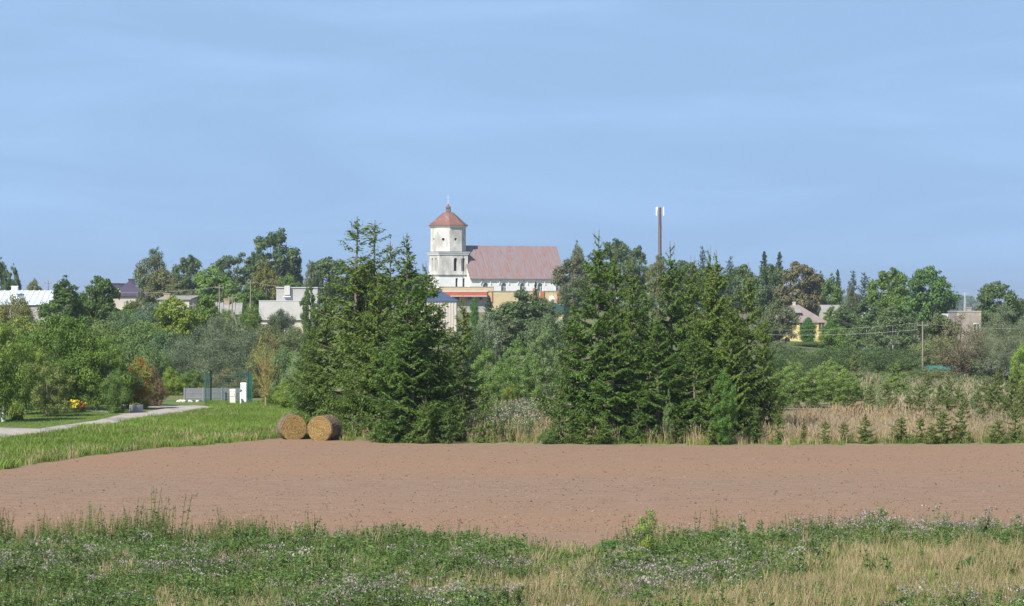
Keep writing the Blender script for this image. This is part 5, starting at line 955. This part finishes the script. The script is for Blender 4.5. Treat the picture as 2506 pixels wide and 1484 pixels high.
tv = [blades(rg, 15, 1.05, .26, .013, .28, 0, head=2 if k % 2 else None) for k in range(4)] + [blades(rg, 12, .55, .26, .018, .5, 1) for _ in range(2)] + [weed(rg, .75, 22, .09, 0, mi=4)] + [blades(rg, 12, 1.25, .26, .013, .5, 0, head=3) for _ in range(2)]
scatter('tall_pale_grass', 'tall pale dry grass and reddish reeds around the young spruces', 26000, samp_tall, tv, [M_DRY, M_GRASS, M_PURP, M_REED, M_WEED], 25, cat='tall grass')
# rough herbage behind: right meadow, gap between the spruces, and the fallow beyond
def samp_rough(rg, n):
    D = np.sqrt(rg.uniform(185 ** 2, 300 ** 2, n)); px = rg.uniform(640, 2860, n); x = X(px, D); keep = (rg.random(n) < np.where(px > 1880, 1, .5)) & ((px > 2120) | (D > 215)); px, D, x = px[keep], D[keep], x[keep]; n = len(x)
    return x, D, .9 + .3 * noise(x, D, .2), np.clip(.15 + .3 * noise(x, D, .15, 2), 0, .5), np.where(rg.random(n) < np.where(px > 1880, .55, .2), rg.integers(0, 2, n), 2 + rg.integers(0, 2, n))
scatter('rough_herbage', 'rough brown and green herbage on the fallow behind the spruces', 22000, samp_rough, [blades(rg, 10, .7, .35, .03, .4, 0) for _ in range(2)] + [weed(rg, .8, 26, .13, 0, mi=1, head=2) for _ in range(2)], [M_PURP, M_WEED, M_FLUFF], 26, cat='herbage')
# seed-fluff weeds in the gap and beside the bales
def samp_gap(rg, n):
    D = rg.uniform(150, 182, n); px = np.where(rg.random(n) < .75, 1262 + rg.normal(size=n) * 42, rg.uniform(830, 1900, n)); return X(px, D), D, np.full(n, 1.0), rg.random(n) * .3, rg.integers(0, 2, n)
scatter('willowherb', 'fluffy seeding weeds in the gap between the spruce groups', 480, samp_gap, [weed(rg, 1.05, 44, .09, 2, mi=0, head=1, hs=.035) for _ in range(2)], [M_WEED, M_FLUFF], 27, cat='weeds')
# clods and stones on the harrowed soil
def clods():
    rg = np.random.default_rng(31); n = 120000; D = 1 / np.sqrt(rg.uniform(1 / 160. ** 2, 1 / 80. ** 2, n)); px = rg.uniform(-300, 2800, n); py = PY(D); x = X(px, D)
    keep = (py > yfar(px) + 1) & (py < ynear(px) + 3) & (rg.random(n) < .50 + .55 * noise(x * .3, D, 1.1)); x, D = x[keep], D[keep]; n = len(x)
    base = np.array([(1, 0, 0), (.3, .95, 0), (-.8, .6, 0), (-.8, -.6, 0), (.3, -.95, 0), (.1, .1, .75)]); base2 = base * 1
    s = rg.gamma(1.5, .0085, n) + .009; s = np.minimum(s, .075); V = base[None] * s[:, None, None] * rg.uniform(.6, 1.4, (n, 6, 3)); V[..., 2] -= .2 * s[:, None]; V += np.stack([x, D, np.full(n, .010)], 1)[:, None, :]
    F0 = np.array([(0, 1, 5), (1, 2, 5), (2, 3, 5), (3, 4, 5), (4, 0, 5)]); Fc = (F0[None] + (np.arange(n) * 6)[:, None, None]).reshape(-1, 3)
    CL = leafmat('clod', (.17, .112, .08), (.3, 1.7), .25, 0, .95, (.50, .38, .28))
    tag(link('soil_clods', qmesh('soil_clods', V.reshape(-1, 3), Fc, [CL], None, np.repeat(rg.random(n), 6))), 'small clods and stones strewn over the harrowed soil', 'clods', kind='stuff')
clods()
def sprouts():
    def s(rg, n):
        D = rg.uniform(84, 150, n); px = rg.uniform(-200, 2700, n); x = X(px, D); py = PY(D); k = (py > yfar(px) + 2) & (py < ynear(px) - 3) & (noise(x, D, .35, 9) > .3); x, D = x[k], D[k]; return x, D, rg.uniform(.3, 1, len(x)), rg.random(len(x)) * .3, rg.integers(0, 2, len(x))
    scatter('field_sprouts', 'scattered tiny green sprouts on the bare soil', 420, s, [weed(np.random.default_rng(4), .07, 6, .035, 0), weed(np.random.default_rng(5), .10, 7, .04, 0)], [M_WEED, M_FLUFF], 32, cat='sprouts')
sprouts()

# ---------------------------------------------------------------- air
HZ, hn, hl, hb = newmat('haze_air'); hn.remove(hb); pv = hn.new('ShaderNodeVolumePrincipled'); pv.inputs['Color'].default_value = (0.78, 0.88, 1.0, 1); pv.inputs['Density'].default_value = 0.00012; pv.inputs['Anisotropy'].default_value = 0.2
hl.new(pv.outputs[0], hn['Material Output'].inputs['Volume'])
o = MB().box(-5200, 5200, -400, 9300, -1.5, 60).obj('haze', HZ); tag(o, kind='stuff')
